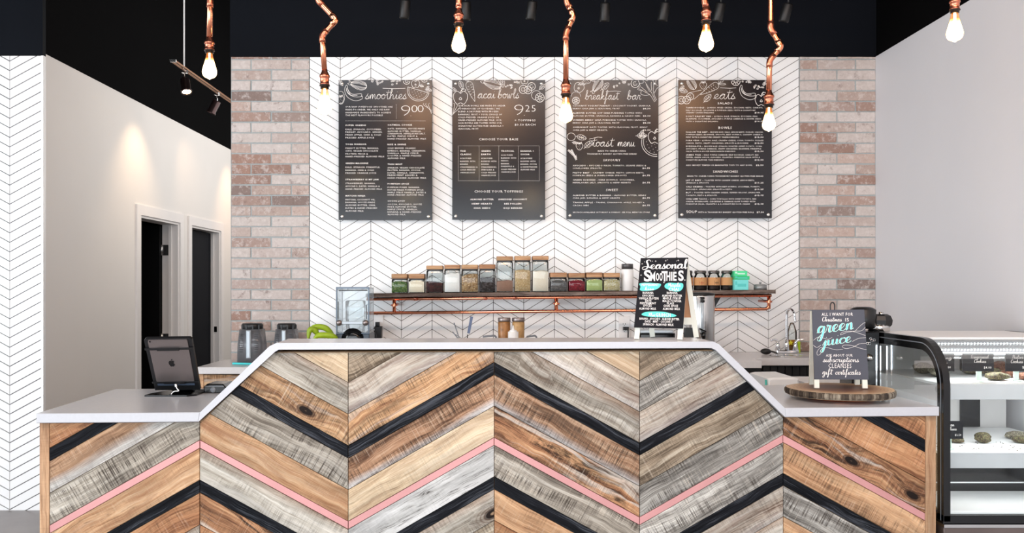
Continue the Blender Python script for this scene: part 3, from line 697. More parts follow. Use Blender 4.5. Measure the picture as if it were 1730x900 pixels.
# doodles in photo pixels
def arc(cx, cy, rx, ry, a0, a1, n=16, rot=0):
    r = []
    for i in range(n+1):
        a = math.radians(a0+(a1-a0)*i/n); x, y = rx*math.cos(a), ry*math.sin(a); c, s = math.cos(rot), math.sin(rot); r.append((cx+x*c-y*s, cy+x*s+y*c))
    return r
class Doodle:
    def __init__(s, mb, f, clipr): s.mb = mb; s.f = f; s.c = clipr
    def line(s, pts, w=.55):
        w *= .82
        s.line_(pts, w)
    def line_(s, pts, w):
        x0, y0, x1, y1 = s.c; run = []
        for p in pts:
            if x0 < p[0] < x1 and y0 < p[1] < y1: run.append(p)
            else:
                if len(run) > 1: ribbon(s.mb, run, w, s.f)
                run = []
        if len(run) > 1: ribbon(s.mb, run, w, s.f)
    def curve(s, pts, w=.55, closed=False): s.line(smooth_pts([Vector(p) for p in pts], 5, closed), w)
    def dot(s, x, y, r=.5):
        x0, y0, x1, y1 = s.c
        if x0+r < x < x1-r and y0+r < y < y1-r: disc(s.mb, x, y, r, s.f, 6)
    def loc(s, pts, x, y, k, rot):
        c, n = math.cos(rot), math.sin(rot); return [(x+(p[0]*c-p[1]*n)*k, y+(p[0]*n+p[1]*c)*k) for p in pts]
    def banana(s, x, y, k, rot=0):
        L = lambda p: s.curve(s.loc(p, x, y, k, rot), .7)
        L([(-.9,-.9),(-1.05,-.3),(-.7,.5),(.2,.95),(1,.75),(1.1,.45),(.95,.35)]); L([(-.9,-.9),(-.75,-.9),(-.6,-.3),(-.1,.15),(.9,.1),(1,.3),(.9,.45),(.1,.45),(-.6,.1),(-.85,-.4)])
        L([(-.7,-.5),(-.3,.25),(.5,.3)]); L([(-.8,-.6),(-.75,-.2),(-.3,.35)])
    def melon(s, x, y, k, rot=0):
        L = lambda p, w=.8: s.line(s.loc(p, x, y, k, rot), w)
        L(arc(0, 0, 1.1, 1.1, 0, 180)); L(arc(0, 0, .95, .95, 0, 180), .6); L([(-1.1,0),(1.1,0)])
        for i in range(4):
            for j in range(5):
                px, py = -.7+j*.33+(i % 2)*.15, .18+i*.2
                if px*px+py*py < .7: s.dot(*s.loc([(px, py)], x, y, k, rot)[0], .45)
    def carrot(s, x, y, k, rot=0):
        L = lambda p, w=.6: s.curve(s.loc(p, x, y, k, rot), w)
        L([(1.4,0),(.4,-.28),(-.6,-.42),(-1,-.3),(-1.1,0),(-1,.3),(-.6,.42),(.4,.28),(1.4,0)])
        for a in (-.7, -.4, -.1, .25, .6): L([(a,-.35+.1*abs(a)),(a+.05,-.1)]); L([(a+.15,.33-.1*abs(a)),(a+.15,.1)])
        for a in (-.5, 0, .5): L([(-1.1,0),(-1.5,a*.7),(-1.9,a),(-1.6,a*.3),(-1.1,0)])
    def leaf(s, x, y, k, rot=0):
        L = lambda p, w=.6: s.curve(s.loc(p, x, y, k, rot), w)
        L([(-1,0),(-.4,-.5),(.5,-.45),(1.1,0),(.5,.45),(-.4,.5),(-1,0)]); L([(-1.3,.05),(1,0)])
        for a in (-.5, -.1, .3): L([(a,0),(a+.25,-.35)]); L([(a,0),(a+.25,.35)])
    def rings(s, x, y, k):
        s.line(arc(x, y, k, k, 0, 360), 1.0); s.line(arc(x, y, k*.5, k*.5, 0, 300, 10), .7)
        for a in range(0, 360, 72): s.dot(x+k*.25*math.cos(math.radians(a)), y+k*.25*math.sin(math.radians(a)), .35)
    def orange(s, x, y, k):
        s.line(arc(x, y, k, k, 0, 360), 1.0)
        for a in range(0, 360, 45):
            c, n = math.cos(math.radians(a)), math.sin(math.radians(a)); s.line([(x+c*k*.2, y+n*k*.2), (x+c*k*.8, y+n*k*.8)], 1.1)
    def apple(s, x, y, k, rot=0):
        L = lambda p, w=.8: s.curve(s.loc(p, x, y, k, rot), w)
        L([(0,-.6),(-.5,-.95),(-1,-.5),(-.95,.3),(-.5,.95),(0,.75),(.5,.95),(.95,.3),(1,-.5),(.5,-.95),(0,-.6)]); L([(0,-.6),(.1,-1.1),(.4,-1.4)]); L([(.1,-1),(.5,-1.3),(.8,-1.1),(.4,-.9),(.1,-1)])
        L([(0,-.1),(-.2,.2),(0,.3),(.2,.2),(0,-.1)])
    def berry(s, x, y, k, rot=0):
        L = lambda p, w=.6: s.curve(s.loc(p, x, y, k, rot), w)
        L([(0,-.5),(-.6,-.7),(-.9,-.1),(-.5,.7),(0,1),(.5,.7),(.9,-.1),(.6,-.7),(0,-.5)])
        for a in (-.6, -.2, .2, .6): L([(0,-.6),(a,-1.1),(a*.5,-.5)])
        for a, b in ((-.4,0),(.1,-.1),(.4,.2),(-.1,.4),(.1,.7)): s.dot(*s.loc([(a, b)], x, y, k, rot)[0], .4)
    def cabbage(s, x, y, k, rot=0):
        L = lambda p, w=.6: s.curve(s.loc(p, x, y, k, rot), w)
        for q in (1, .78, .55, .32): L([(-1.5,-.2*q),(-.9,-.55*q),(0,-.75*q),(.9,-.6*q),(1.3,0),(.9,.6*q),(0,.75*q),(-.9,.5*q),(-1.5,.2*q)])
        L([(-1.5,-.3),(-1.9,-.5),(-1.7,-.1),(-2,.1),(-1.6,.3)])
    def cluster(s, x, y, k, n=6, seed=1):
        r = random.Random(seed)
        for i in range(n):
            a = r.uniform(0, 6.28); d = r.uniform(0, k); cx, cy = x+d*math.cos(a)*1.4, y+d*math.sin(a)*.7; q = r.uniform(1.1, 1.9); s.line(arc(cx, cy, q, q*.8, 0, 360, 8), .6); s.dot(cx, cy, .5)
    def sticks(s, x, y, k, rot=0):
        for i, (dx, dr) in enumerate(((0, 0), (.25, .35), (-.25, -.3))):
            L = lambda p, w=.6: s.line(s.loc(p, x+dx*k, y+dx*k*.6, k, rot+dr), w)
            L([(-1,-.14),(1,-.14),(1,.14),(-1,.14),(-1,-.14)]); L([(-1,0),(1,0)], .8); L([(-1,-.07),(1,-.07)], .4)
    def branch(s, x, y, k, rot=0):
        L = lambda p, w=.6: s.curve(s.loc(p, x, y, k, rot), w)
        L([(0,1.5),(-.1,.6),(-.5,0),(-.9,-.6)]); L([(.15,1.5),(.15,.5),(.1,-.3),(0,-1.1)]); L([(.3,1.4),(.35,.5),(.7,-.2),(1,-.8)])
        L([(-.1,.5),(-.6,.4),(-1,0),(-.8,-.3),(-1.1,-.6),(-.7,-.8),(-.6,-1.1),(-.2,-1),(0,-1.4),(.3,-1),(.7,-1.2),(.8,-.8),(1.2,-.7),(1,-.2),(1.2,.1),(.8,.3),(.4,.6)])
        for a in (-.5, 0, .5): L([(a*.5,.2),(a,-.4),(a*1.3,-.7)])
def dots(mb, f, x0, y0, x1, y1, step=1.6, r=.32):
    L = math.hypot(x1-x0, y1-y0); n = int(L/step)
    for i in range(n+1):
        t = i/n; disc(mb, x0+(x1-x0)*t, y0+(y1-y0)*t, r, f, 6)

# ------------------------------------------------------------------ menu boards
def menu_board(label, q, off, sc, lines, extra):
    (x0, y0, x1, y1) = q; Y = 5.945
    a = P(x0, y0, Y); b = P(x1, y0, Y); c = P(x1, y1, Y); d = P(x0, y1, Y)
    t = thing('menu_board', label, 'menu board', ((a.x+b.x)/2, Y, d.z), 'menu boards on the tiled wall')
    mb = MB(); box(mb, a.x, b.x, Y, Y+.008, d.z, a.z, .001); mesh_obj('panel', mb, M_['board'], t)
    for sx in (x0+6, x1-6):
        for sy in (y0+6, y1-6):
            s = P(sx, sy, Y); mb = MB(); R = Matrix.Rotation(math.pi/2, 3, 'X')
            lathe(mb, [(.0001, .004), (.009, .003), (.0105, 0), (.0105, -.002)], (s.x, Y-.001, s.z), 16, R); tube(mb, [(s.x, Y+.008, s.z), (s.x, YB-.0045, s.z)], .007, 10)
            mesh_obj('standoff_screw', mb, M_['white_screw'], t)
    f = plane((x0, y0), (x1, y0), (x1, y1), (x0, y1), (a, b, c, d), .0008)
    L = MB(); C = lambda x, y: (off[0]+x/sc, off[1]+y/sc)
    for ln in lines:
        s, xa, xb, yb = ln[:4]; bold = ln[4] if len(ln) > 4 else 0; cap = ln[5] if len(ln) > 5 else 8.6
        pa = C(xa, yb); pb = C(xb, yb); text(L, s, pa[0], pb[0], pa[1], cap/sc, f, bold)
    D = Doodle(MB(), f, (x0+.3, y0+.3, x1-.3, y1-.3)); extra(L, D, f, C)
    mesh_obj('lettering', L, M_['print'], t)
    if D.mb.v: mesh_obj('drawings', D.mb, M_['print'], t)
    return t
M_['white_screw'] = pm('polished_screw_cap', (.9, .86, .8), .25, .7)
B = .014
def col(head, hx, hy, x, rows): return [(head, x, hx, hy, B, 8.2)]+[(s, x, xe, y) for s, xe, y in rows]
l1 = [("OUR RAW SUPERFOOD SMOOTHIES ARE", 82, 357, 213), ("MADE-TO-ORDER. WE ONLY USE RAW", 82, 340, 230), ("HANDMADE INGREDIENTS TO ACHIEVE", 82, 348, 247), ("THE BEST FLAVOURS POSSIBLE", 82, 300, 263)]
l1 += col("SUPER GREENS", 202, 321, 82, [("KALE, SPINACH, CUCUMBER,", 293, 345), ("PARSLEY, AVOCADO, GINGER,", 298, 361), ("FRESH APPLE, CHIA & COLD", 291, 377), ("PRESSED APPLE JUICE", 249, 394)])
l1 += col("YOGA WARRIOR", 205, 432, 82, [("PEANUT BUTTER, BANANA,", 277, 455), ("OATS, VEGAN CHOCOLATE", 272, 471), ("PROTEIN, MACA &", 213, 488), ("HAND-PRESSED ALMOND MILK", 310, 504)])
l1 += col("GREEN MACHINE", 215, 543, 82, [("KALE, SPINACH, PINEAPPLE,", 284, 566), ("BANANA, CHIA & COLD", 250, 584), ("PRESSED ORANGE JUICE", 261, 600)])
l1 += col("STRAWBERRY IS MY JAM", 275, 638, 82, [("STRAWBERRIES, BANANA,", 257, 661), ("AVOCADO, DATES, VANILLA &", 282, 677), ("HAND-PRESSED ALMOND MILK", 296, 694)])
l1 += col("MATCHA NINJA", 198, 733, 82, [("MATCHA, COCONUT OIL,", 257, 756), ("BANANA, HOUSE-MADE", 254, 772), ("ALMOND BUTTER, CHIA,", 258, 788), ("DATES & HAND-PRESSED", 268, 805), ("ALMOND MILK", 188, 822)])
l1 += col("OATMEAL COOKIE", 471, 319, 328, [("OATS, BANANA, HOUSE-MADE", 545, 341), ("ALMOND BUTTER, VANILLA,", 525, 356), ("CINNAMON, HIMALAYAN SALT,", 551, 370), ("DATES, MAPLE SYRUP &", 503, 385), ("HAND-PRESSED ALMOND MILK", 554, 400)])
l1 += col("RISE & SHINE", 436, 433, 328, [("COLD BREWED ORGANIC", 492, 455), ("ESPRESSO, BANANA, CINNAMON,", 551, 471), ("VANILLA, MAPLE SYRUP,", 513, 485), ("LUCUMA & HAND-PRESSED", 526, 499), ("ALMOND MILK", 433, 514)])
l1 += col("THIN MINT", 415, 549, 328, [("SPINACH, VEGAN CHOCOLATE", 544, 570), ("PROTEIN, BANANA, COCOA,", 522, 584), ("DATES, VANILLA, CINNAMON,", 542, 599), ("FRESH MINT LEAVES &", 503, 613), ("HAND-PRESSED ALMOND MILK", 554, 629)])
l1 += col("PUMPKIN SPICE", 453, 663, 328, [("PUMPKIN PUREE, BANANA,", 517, 684), ("HOUSE MADE PUMPKIN SPICE,", 541, 699), ("MAPLE SYRUP VANILLA, DATES &", 553, 714), ("HAND-PRESSED ALMOND MILK", 540, 728)])
l1 += col("COCOA LOCO", 430, 763, 328, [("COCOA, AVOCADO, HOUSE", 528, 783), ("MADE ALMOND BUTTER,", 500, 798), ("MAPLE SYRUP, VANILLA,", 503, 813), ("BANANA & HAND-PRESSED", 526, 828), ("ALMOND MILK", 433, 842)])
l1 += [("9", 408, 460, 263, -.032, 64), (".", 462, 467, 263, 0, 10), ("0", 468, 502, 240, -.022, 40), ("0", 504, 538, 240, -.022, 40)]
def e1(L, D, f, C):
    script(L, 'smoothies', *[C(x, 0)[0] for x in (196, 440)], C(0, 163)[1], 28/3.461, f, .62)
    D.line([C(300, 101), C(370, 103), C(432, 101)], .7)
    dots(L, f, *C(82, 291), *C(550, 291)); dots(L, f, *C(379, 196), *C(379, 278))
    D.banana(597, 157, 14); D.melon(707, 152, 17, .28); D.cabbage(607, 144, 10, .2); D.leaf(576, 140, 5, 1); D.berry(575, 168, 7); D.line(arc(576, 165, 6, 11, 0, 360), .6)
    for yy in (158, 162, 166, 170): D.line([(572, yy), (580, yy+4)], .5); D.line([(580, yy), (572, yy+4)], .5)
    D.cluster(637, 137, 8, 10, 3); D.cluster(665, 137, 9, 12, 5); D.rings(687, 137, 5.5); D.apple(702, 142, 6.5); D.leaf(712, 145, 3.5, .3); D.sticks(725, 182, 9, .9); D.rings(717, 134, 5); D.leaf(724, 152, 5, .2); D.leaf(722, 149, 4, -.9)
menu_board('charcoal board of smoothies priced 9.00, leftmost of the four menu boards', (572, 135, 730, 371.5), (560, 120), 3.461, l1, e1)
l2 = [("OUR ACAI BOWLS ARE MADE-TO-ORDER", 84, 359, 207), ("POWERHOUSES OF GOODNESS. WE", 84, 326, 224), ("BLEND ACAI PUREE WITH FROZEN", 84, 318, 241), ("BANANAS, FRUIT + YOUR CHOICE OF", 84, 339, 258), ("COLD-PRESSED ORANGE JUICE OR", 84, 322, 275), ("HAND-PRESSED ALMOND MILK. OUR", 84, 336, 291), ("ACAI BOWLS ARE TOPPED WITH OUR", 84, 338, 308), ("SIGNATURE GLUTEN FREE GRANOLA +", 84, 348, 325), ("SEASONAL FRUIT", 84, 202, 342),
 ("9", 412, 464, 259, -.032, 64), (".", 468, 473, 259, 0, 10), ("25", 476, 535, 237, -.02, 38), ("+ TOPPINGS", 414, 535, 293, 0, 11), ("$0.50 EACH", 414, 535, 319, 0, 11),
 ("CHOOSE YOUR BASE", 205, 434, 405, 0, 13), ("CHOOSE YOUR TOPPINGS", 178, 462, 710, 0, 13),
 ("THE", 95, 127, 472, B), ("CLASSIC", 95, 160, 491, B), ("ACAI PUREE", 95, 160, 514, 0, 7.5), ("BLENDED WITH", 95, 182, 531, 0, 7.5), ("BANANA,", 95, 143, 548, 0, 7.5), ("STRAWBERRIES &", 95, 196, 565, 0, 7.5), ("COLD-PRESSED", 95, 185, 581, 0, 7.5), ("ORANGE JUICE", 95, 180, 597, 0, 7.5),
 ("GREEN", 218, 272, 472, B), ("EARTH", 218, 272, 491, B), ("ACAI PUREE", 218, 283, 514, 0, 7.5), ("BLENDED WITH", 218, 306, 531, 0, 7.5), ("BANANA,", 218, 265, 548, 0, 7.5), ("STRAWBERRIES,", 218, 308, 565, 0, 7.5), ("SPIRULINA &", 218, 294, 581, 0, 7.5), ("COLD PRESSED", 218, 306, 597, 0, 7.5), ("ORANGE JUICE", 218, 303, 613, 0, 7.5),
 ("TROPICAL", 334, 411, 472, B), ("ACAI PUREE", 334, 402, 495, 0, 7.5), ("BLENDED WITH", 334, 422, 512, 0, 7.5), ("MANGO,", 334, 380, 528, 0, 7.5), ("BANANA,", 334, 383, 545, 0, 7.5), ("PINEAPPLE &", 334, 410, 561, 0, 7.5), ("COLD PRESSED", 334, 422, 578, 0, 7.5), ("ORANGE JUICE", 334, 419, 594, 0, 7.5),
 ("BANANA +", 448, 526, 472, B), ("COCOA", 448, 500, 491, B), ("ACAI PUREE", 448, 516, 514, 0, 7.5), ("BLENDED WITH", 448, 535, 531, 0, 7.5), ("BANANA, COCOA", 448, 543, 548, 0, 7.5), ("& HANDPRESSED", 448, 547, 564, 0, 7.5), ("ALMOND MILK", 448, 532, 580, 0, 7.5),
 ("ALMOND BUTTER", 154, 291, 754, B), ("HEMP HEARTS", 163, 281, 780, B), ("CHIA SEEDS", 173, 271, 805, B), ("SHREDDED COCONUT", 318, 486, 754, B), ("BEE POLLEN", 353, 452, 780, B), ("GOJI BERRIES", 346, 458, 805, B)]
def e2(L, D, f, C):
    script(L, 'acai bowls', *[C(x, 0)[0] for x in (196, 440)], C(0, 158)[1], 26/3.461, f, .62)
    dots(L, f, *C(84, 437), *C(558, 437)); dots(L, f, *C(84, 641), *C(558, 641))
    for x in (84, 206, 321, 435, 558): dots(L, f, *C(x, 437), *C(x, 641))
    D.apple(778, 165, 11.5); D.carrot(796, 153, 14, 1.25); D.cabbage(833, 142, 11, .25); D.leaf(779, 143, 7, 1.2); D.leaf(849, 140, 7, 1.5)
    D.cluster(862, 144, 7, 8, 8); D.rings(884, 151, 7); D.rings(892, 152, 6.5); D.rings(898, 146, 6.5); D.line([(893, 141), (918, 134)], .6); D.line([(903, 152), (921, 140)], .6)
    D.line(arc(906, 161, 8, 8, 60, 330), .7); D.orange(912, 165, 7.5); D.leaf(916, 147, 6, -.7); D.apple(886, 136, 6); D.sticks(768, 185, 9, -1.1); D.leaf(766, 151, 5, .4); D.cluster(873, 138, 4, 5, 11)
menu_board('charcoal board of acai bowls priced 9.25 with a dotted table', (764, 135, 921, 371), (750, 120), 3.461, l2, e2)
l3 = []
def item(bold, bx, rest, rx, y, l2s, x2, price, px0, y2, x=79):
    r = [(bold, x, bx, y, .01, 7.6), (rest, bx+8, rx, y, 0, 7.6)] if rest else [(bold, x, bx, y, .01, 7.6)]
    if l2s: r += [(l2s, x, x2, y2, 0, 7.6)]
    return r+[(price, px0, px0+44, y2, .016, 8)]
l3 += item("COCONUT YOGURT PARFAIT", 296, "- COCONUT YOGURT, GRANOLA,", 535, 207, "BERRY CHIA JAM & SEASONAL FRUIT", 353, "$6.50", 489, 223)
l3 += item("ALMOND BUTTER CUP CHIA PUDDING", 376, "TOPPED WITH", 482, 249, "ALMOND BUTTER, GRANOLA, BANANA & CACAO NIBS.", 476, "$6.50", 489, 266)
l3 += item("SUMMER BERRY CHIA PUDDING", 328, "TOPPED WITH GRANOLA,", 510, 290, "BERRY CHIA JAM & SEASONAL FRUIT.", 355, "$6.50", 489, 307)
l3 += item("OVERNIGHT OATS", 216, "TOPPED WITH SEASONAL FRUIT. BERRY", 515, 332, "CHIA JAM & HEMP HEARTS.", 283, "$6.50", 489, 349)
l3 += [("MADE TO ORDER USING", 225, 388, 471, .004, 7.6), ("THORNBURY BAKERY GLUTEN FREE BREAD", 162, 453, 488, .004, 7.6), ("SAVOURY", 257, 357, 527, 0, 12.5), ("SWEET", 273, 343, 701, 0, 12.5)]
l3 += item("AVOCADO", 155, "- AVOCADO MASH, TOMATO, SESAME SEEDS &", 507, 556, "SUNFLOWER SPROUTS", 246, "$6.75", 486, 572)
l3 += item("PESTO BEET", 177, "- CASHEW CHEESE, PESTO, LEMON BEETS,", 495, 598, "PUMPKIN SEEDS & SUNFLOWER SPROUTS", 393, "$6.75", 486, 614)
l3 += item("GREEN GODDESS", 211, "- HERB HUMMUS, CUCUMBER,", 440, 640, "HIMALAYAN SALT, SPROUTS & HEMP HEARTS", 417, "$6.75", 486, 656)
l3 += item("ALMOND BUTTER & BANANA", 303, "- ALMOND BUTTER, BERRY", 508, 730, "CHIA JAM, BANANA & HEMP HEARTS", 353, "$6.75", 486, 746)
l3 += item("TAHINI APPLE", 196, "- TAHINI, CINNAMON, APPLE, HONEY &", 497, 772, "CACAO NIBS", 172, "$6.75", 486, 789)
l3 += [("BRUNCH AVAILABLE SATURDAY & SUNDAY. SEE FULL MENU IN STORE", 80, 528, 829, .004, 7.2)]
def e3(L, D, f, C):
    script(L, 'breakfast', *[C(x, 0)[0] for x in (150, 350)], C(0, 166)[1], 25/3.461, f, .62); script(L, 'bar', *[C(x, 0)[0] for x in (395, 478)], C(0, 166)[1], 25/3.461, f, .62)
    D.line([C(272, 120), C(330, 117), C(360, 120)], .7)
    script(L, 'toast', *[C(x, 0)[0] for x in (190, 320)], C(0, 440)[1], 26/3.461, f, .66); script(L, 'menu', *[C(x, 0)[0] for x in (340, 442)], C(0, 440)[1], 26/3.461, f, .66)
    D.line([C(175, 398), C(225, 386), C(250, 388)], .7)
    D.apple(978, 148, 8, .5); D.line(arc(973, 163, 8, 8, 180, 360), .6); D.orange(973, 170, 6); D.carrot(988, 139, 9, 2.8); D.cabbage(1010, 143, 9, -1.0); D.leaf(1022, 146, 8, -.7); D.cluster(1037, 146, 5, 7, 4); D.cluster(1055, 140, 8, 12, 6)
    D.rings(1073, 141, 7); D.branch(1096, 152, 15, -.45)
    D.line(arc(965, 231, 7, 6.5, 0, 360), .7); D.leaf(982, 232, 8, .25); D.berry(979, 247, 6.5); D.leaf(994, 244, 8, -.7); D.sticks(967, 260, 9.5, .75); D.leaf(971, 241, 4, .2)
    D.leaf(1084, 229, 8, 0); D.leaf(1084, 226, 6, -1.2); D.cluster(1084, 230, 4, 7, 2); D.apple(1106, 232, 10.5); D.melon(1108, 240, 22, .3)
menu_board('charcoal board headed breakfast bar and toast menu, third from the left', (957, 135, 1112.5, 370), (945, 120), 3.461, l3, e3)
def it3(bold, bx, rest, rx, y, a, ax, ya, b, bx2, yb_, price, x=83):
    r = [(bold, x, bx, y, .01, 7.2), (rest, bx+8, rx, y, 0, 7.2), (a, x, ax, ya, 0, 7.2)]
    if b: r += [(b, x, bx2, yb_, 0, 7.2)]
    return r+[(price, 484, 536, yb_, .016, 7.6)]
l4 = [("SALADS", 268, 353, 194, 0, 12), ("BOWLS", 273, 350, 338, 0, 14), ("SANDWICHES", 241, 386, 594, 0, 13)]
l4 += it3("TAHINI NOODLE -", 197, "QUINOA, MIXED GREENS, ZUCCHINI, BEETS, CARROTS,", 533, 218, "KELP NOODLES, EDAMAME & PUMPKIN SEEDS WITH A SIGNATURE", 488, 233, "CREAMY TAHINI DRESSING", 246, 247, "$10.95")
l4 += it3("DON'T KALE MY VIBE -", 238, "QUINOA, KALE, SPINACH, ZUCCHINI, PEAS,", 503, 268, "EDAMAME, CUCUMBER, AVOCADO, PURPLE CABBAGE & SESAME SEEDS", 522, 283, "WITH A SIGNATURE BALSAMIC", 270, 298, "$10.95")
l4 += it3("FOLLOW THE BEET -", 218, "BROWN RICE, KALE, LEMON BEETS, PICKLED ONIONS,", 535, 361, "PUMPKIN SEEDS, EDAMAME, SPROUTS, BEET HUMMUS, CASHEW CHEESE &", 530, 375, "MINT WITH A SIGNATURE CREAMY TAHINI DRESSING", 393, 390, "$12.50")
l4 += it3("PURA VIDA -", 168, "QUINOA, KALE, CASHEW CHEESE, CORN, TOMATO, PICKLED", 537, 409, "ONION, PESTO, CRISPY CHICKPEAS, SPROUTS & ZUCCHINI", 446, 425, None, 0, 425, "$12.50")
l4 += it3("BUDDHA-FUL -", 182, "BROWN RICE, SPINACH, ROASTED SWEET POTATO, CORN,", 528, 443, "AVOCADO, PURPLE CABBAGE, CRISPY CHICKPEAS, EDAMAME, PINEAPPLE", 522, 458, "SALSA WITH A HOUSE MADE RANCH DRESSING", 370, 473, "$12.50")
l4 += it3("JAMBA THAI -", 180, "KALE, PURPLE CABBAGE, KELP NOODLES, CARROT, RED", 508, 494, "PEPPER, GREEN ONION, ALMONDS, CILANTRO, PINEAPPLE SALSA WITH A", 515, 508, "SIGNATURE ALMOND THAI DRESSING", 303, 523, "$12.50")
l4 += [("ADD SMOKEY TEMPEH OR MARINATED TOFU TO ANY BOWL", 83, 471, 554, .003, 7.6), ("$2.50", 492, 536, 554, .014, 8), ("MADE TO ORDER USING THORNBURY BAKERY GLUTEN FREE BREAD", 90, 536, 618, .003, 7.6)]
l4 += it3("LET IT BEET -", 183, "TOASTED WITH CASHEW CHEESE, LEMON BEETS,", 483, 642, "SPINACH & SPROUTS", 216, 657, None, 0, 657, "$11.25")
l4 += it3("CALI GREENS -", 190, "TOASTED WITH BEET HUMMUS, CUCUMBER, TOMATO,", 516, 680, "AVOCADO, SPRING MIX, SPROUTS & PESTO", 352, 695, None, 0, 695, "$11.25")
l4 += it3("BLT -", 122, "TOASTED WITH CASHEW CHEESE, TEMPEH 'BACON', SPRING MIX,", 519, 714, "TOMATO, PESTO & SPROUTS", 263, 730, None, 0, 730, "$12.95")
l4 += it3("CHILI LIME TACOS -", 214, "CORN TORTILLAS WITH SWEET POTATO, RED", 494, 751, "ONION, MUSHROOMS, CHICKPEAS & CABBAGE SLAW TOPPED WITH", 487, 766, "PINEAPPLE SALSA, CILANTRO & A SIGNATURE SOUR CREAM", 455, 781, "$12.95")
l4 += [("SOUP", 85, 146, 829, 0, 13.5), ("WITH A THORNBURY BAKERY GLUTEN FREE ROLL", 153, 480, 829, .006, 8), ("$7.50", 496, 538, 829, .014, 8.4)]
def e4(L, D, f, C):
    script(L, 'eats', *[C(x, 0)[0] for x in (243, 372)], C(0, 163)[1], 28/3.461, f, .66); D.line([C(282, 98), C(340, 101), C(376, 98)], .7)
    D.cabbage(1168, 141, 9, 1.0); D.berry(1188, 144, 6.5); D.carrot(1200, 150, 14, 2.6); D.leaf(1195, 166, 8, -.8); D.orange(1243, 137, 7.5); D.banana(1263, 156, 13); D.cluster(1265, 138, 8, 12, 9); D.cluster(1281, 146, 7, 9, 12); D.cluster(1291, 140, 7, 9, 13)
    D.rings(1151, 169, 6.5); D.rings(1160, 169, 6.5); D.rings(1166, 163, 6); D.line([(1163, 157), (1185, 152)], .6); D.line([(1172, 168), (1186, 156)], .6); D.leaf(1154, 153, 7, .3); D.leaf(1152, 149, 5, -.9); D.apple(1286, 169, 10)
menu_board('charcoal board headed eats listing salads, bowls and sandwiches, rightmost', (1146, 135, 1304, 368.5), (1135, 120), 3.461, l4, e4)

# ------------------------------------------------------------------ copper pendants
k = N('edison_bulb_glow')
tc = k.n('ShaderNodeTexCoord'); sp = k.n('ShaderNodeSeparateXYZ'); k.l(tc.outputs['Object'], sp.inputs[0])
ecol = k.ramp(k.fr(sp.outputs[2], -.095, -.02, 0, 1), [(0, (1, .80, .45, 1)), (.45, (1, .72, .36, 1)), (.8, (1, .42, .10, 1)), (1, (1, .22, .03, 1))])
lw = k.n('ShaderNodeLayerWeight'); lw.inputs[0].default_value = .5
fcg = k.math('MULTIPLY', lw.outputs['Facing'], lw.outputs['Facing'])
es = k.math('MULTIPLY', k.fr(sp.outputs[2], -.06, -.022, 1, .07), k.fr(fcg, .15, .62, 60, .95))
ecol = k.mix(k.fr(fcg, .1, .6, 0, 1), ecol, (1, .62, .27, 1))
em = k.n('ShaderNodeEmission'); k.l(ecol, em.inputs[0]); k.l(es, em.inputs[1]); tr = k.n('ShaderNodeBsdfTransparent'); tr.inputs[0].default_value = (1, .86, .62, 1)
gl = k.n('ShaderNodeBsdfGlossy'); gl.inputs['Roughness'].default_value = .03
fc = k.math('MULTIPLY', k.fr(sp.outputs[2], -.018, -.055, .12, .9), k.fr(lw.outputs['Facing'], 1.0, .72, .75, 1))
m1 = k.n('ShaderNodeMixShader'); k.l(fc, m1.inputs[0]); k.l(tr.outputs[0], m1.inputs[1]); k.l(em.outputs[0], m1.inputs[2])
m2 = k.n('ShaderNodeMixShader'); m2.inputs[0].default_value = .06; k.l(m1.outputs[0], m2.inputs[1]); k.l(gl.outputs[0], m2.inputs[2]); k.l(m2.outputs[0], k.out.inputs['Surface'])
M_['bulb'] = k.m
M_['filament'] = emitm('glowing_filament', (1, .62, .25), 60)
GP = 'copper pipe pendants over the counter'
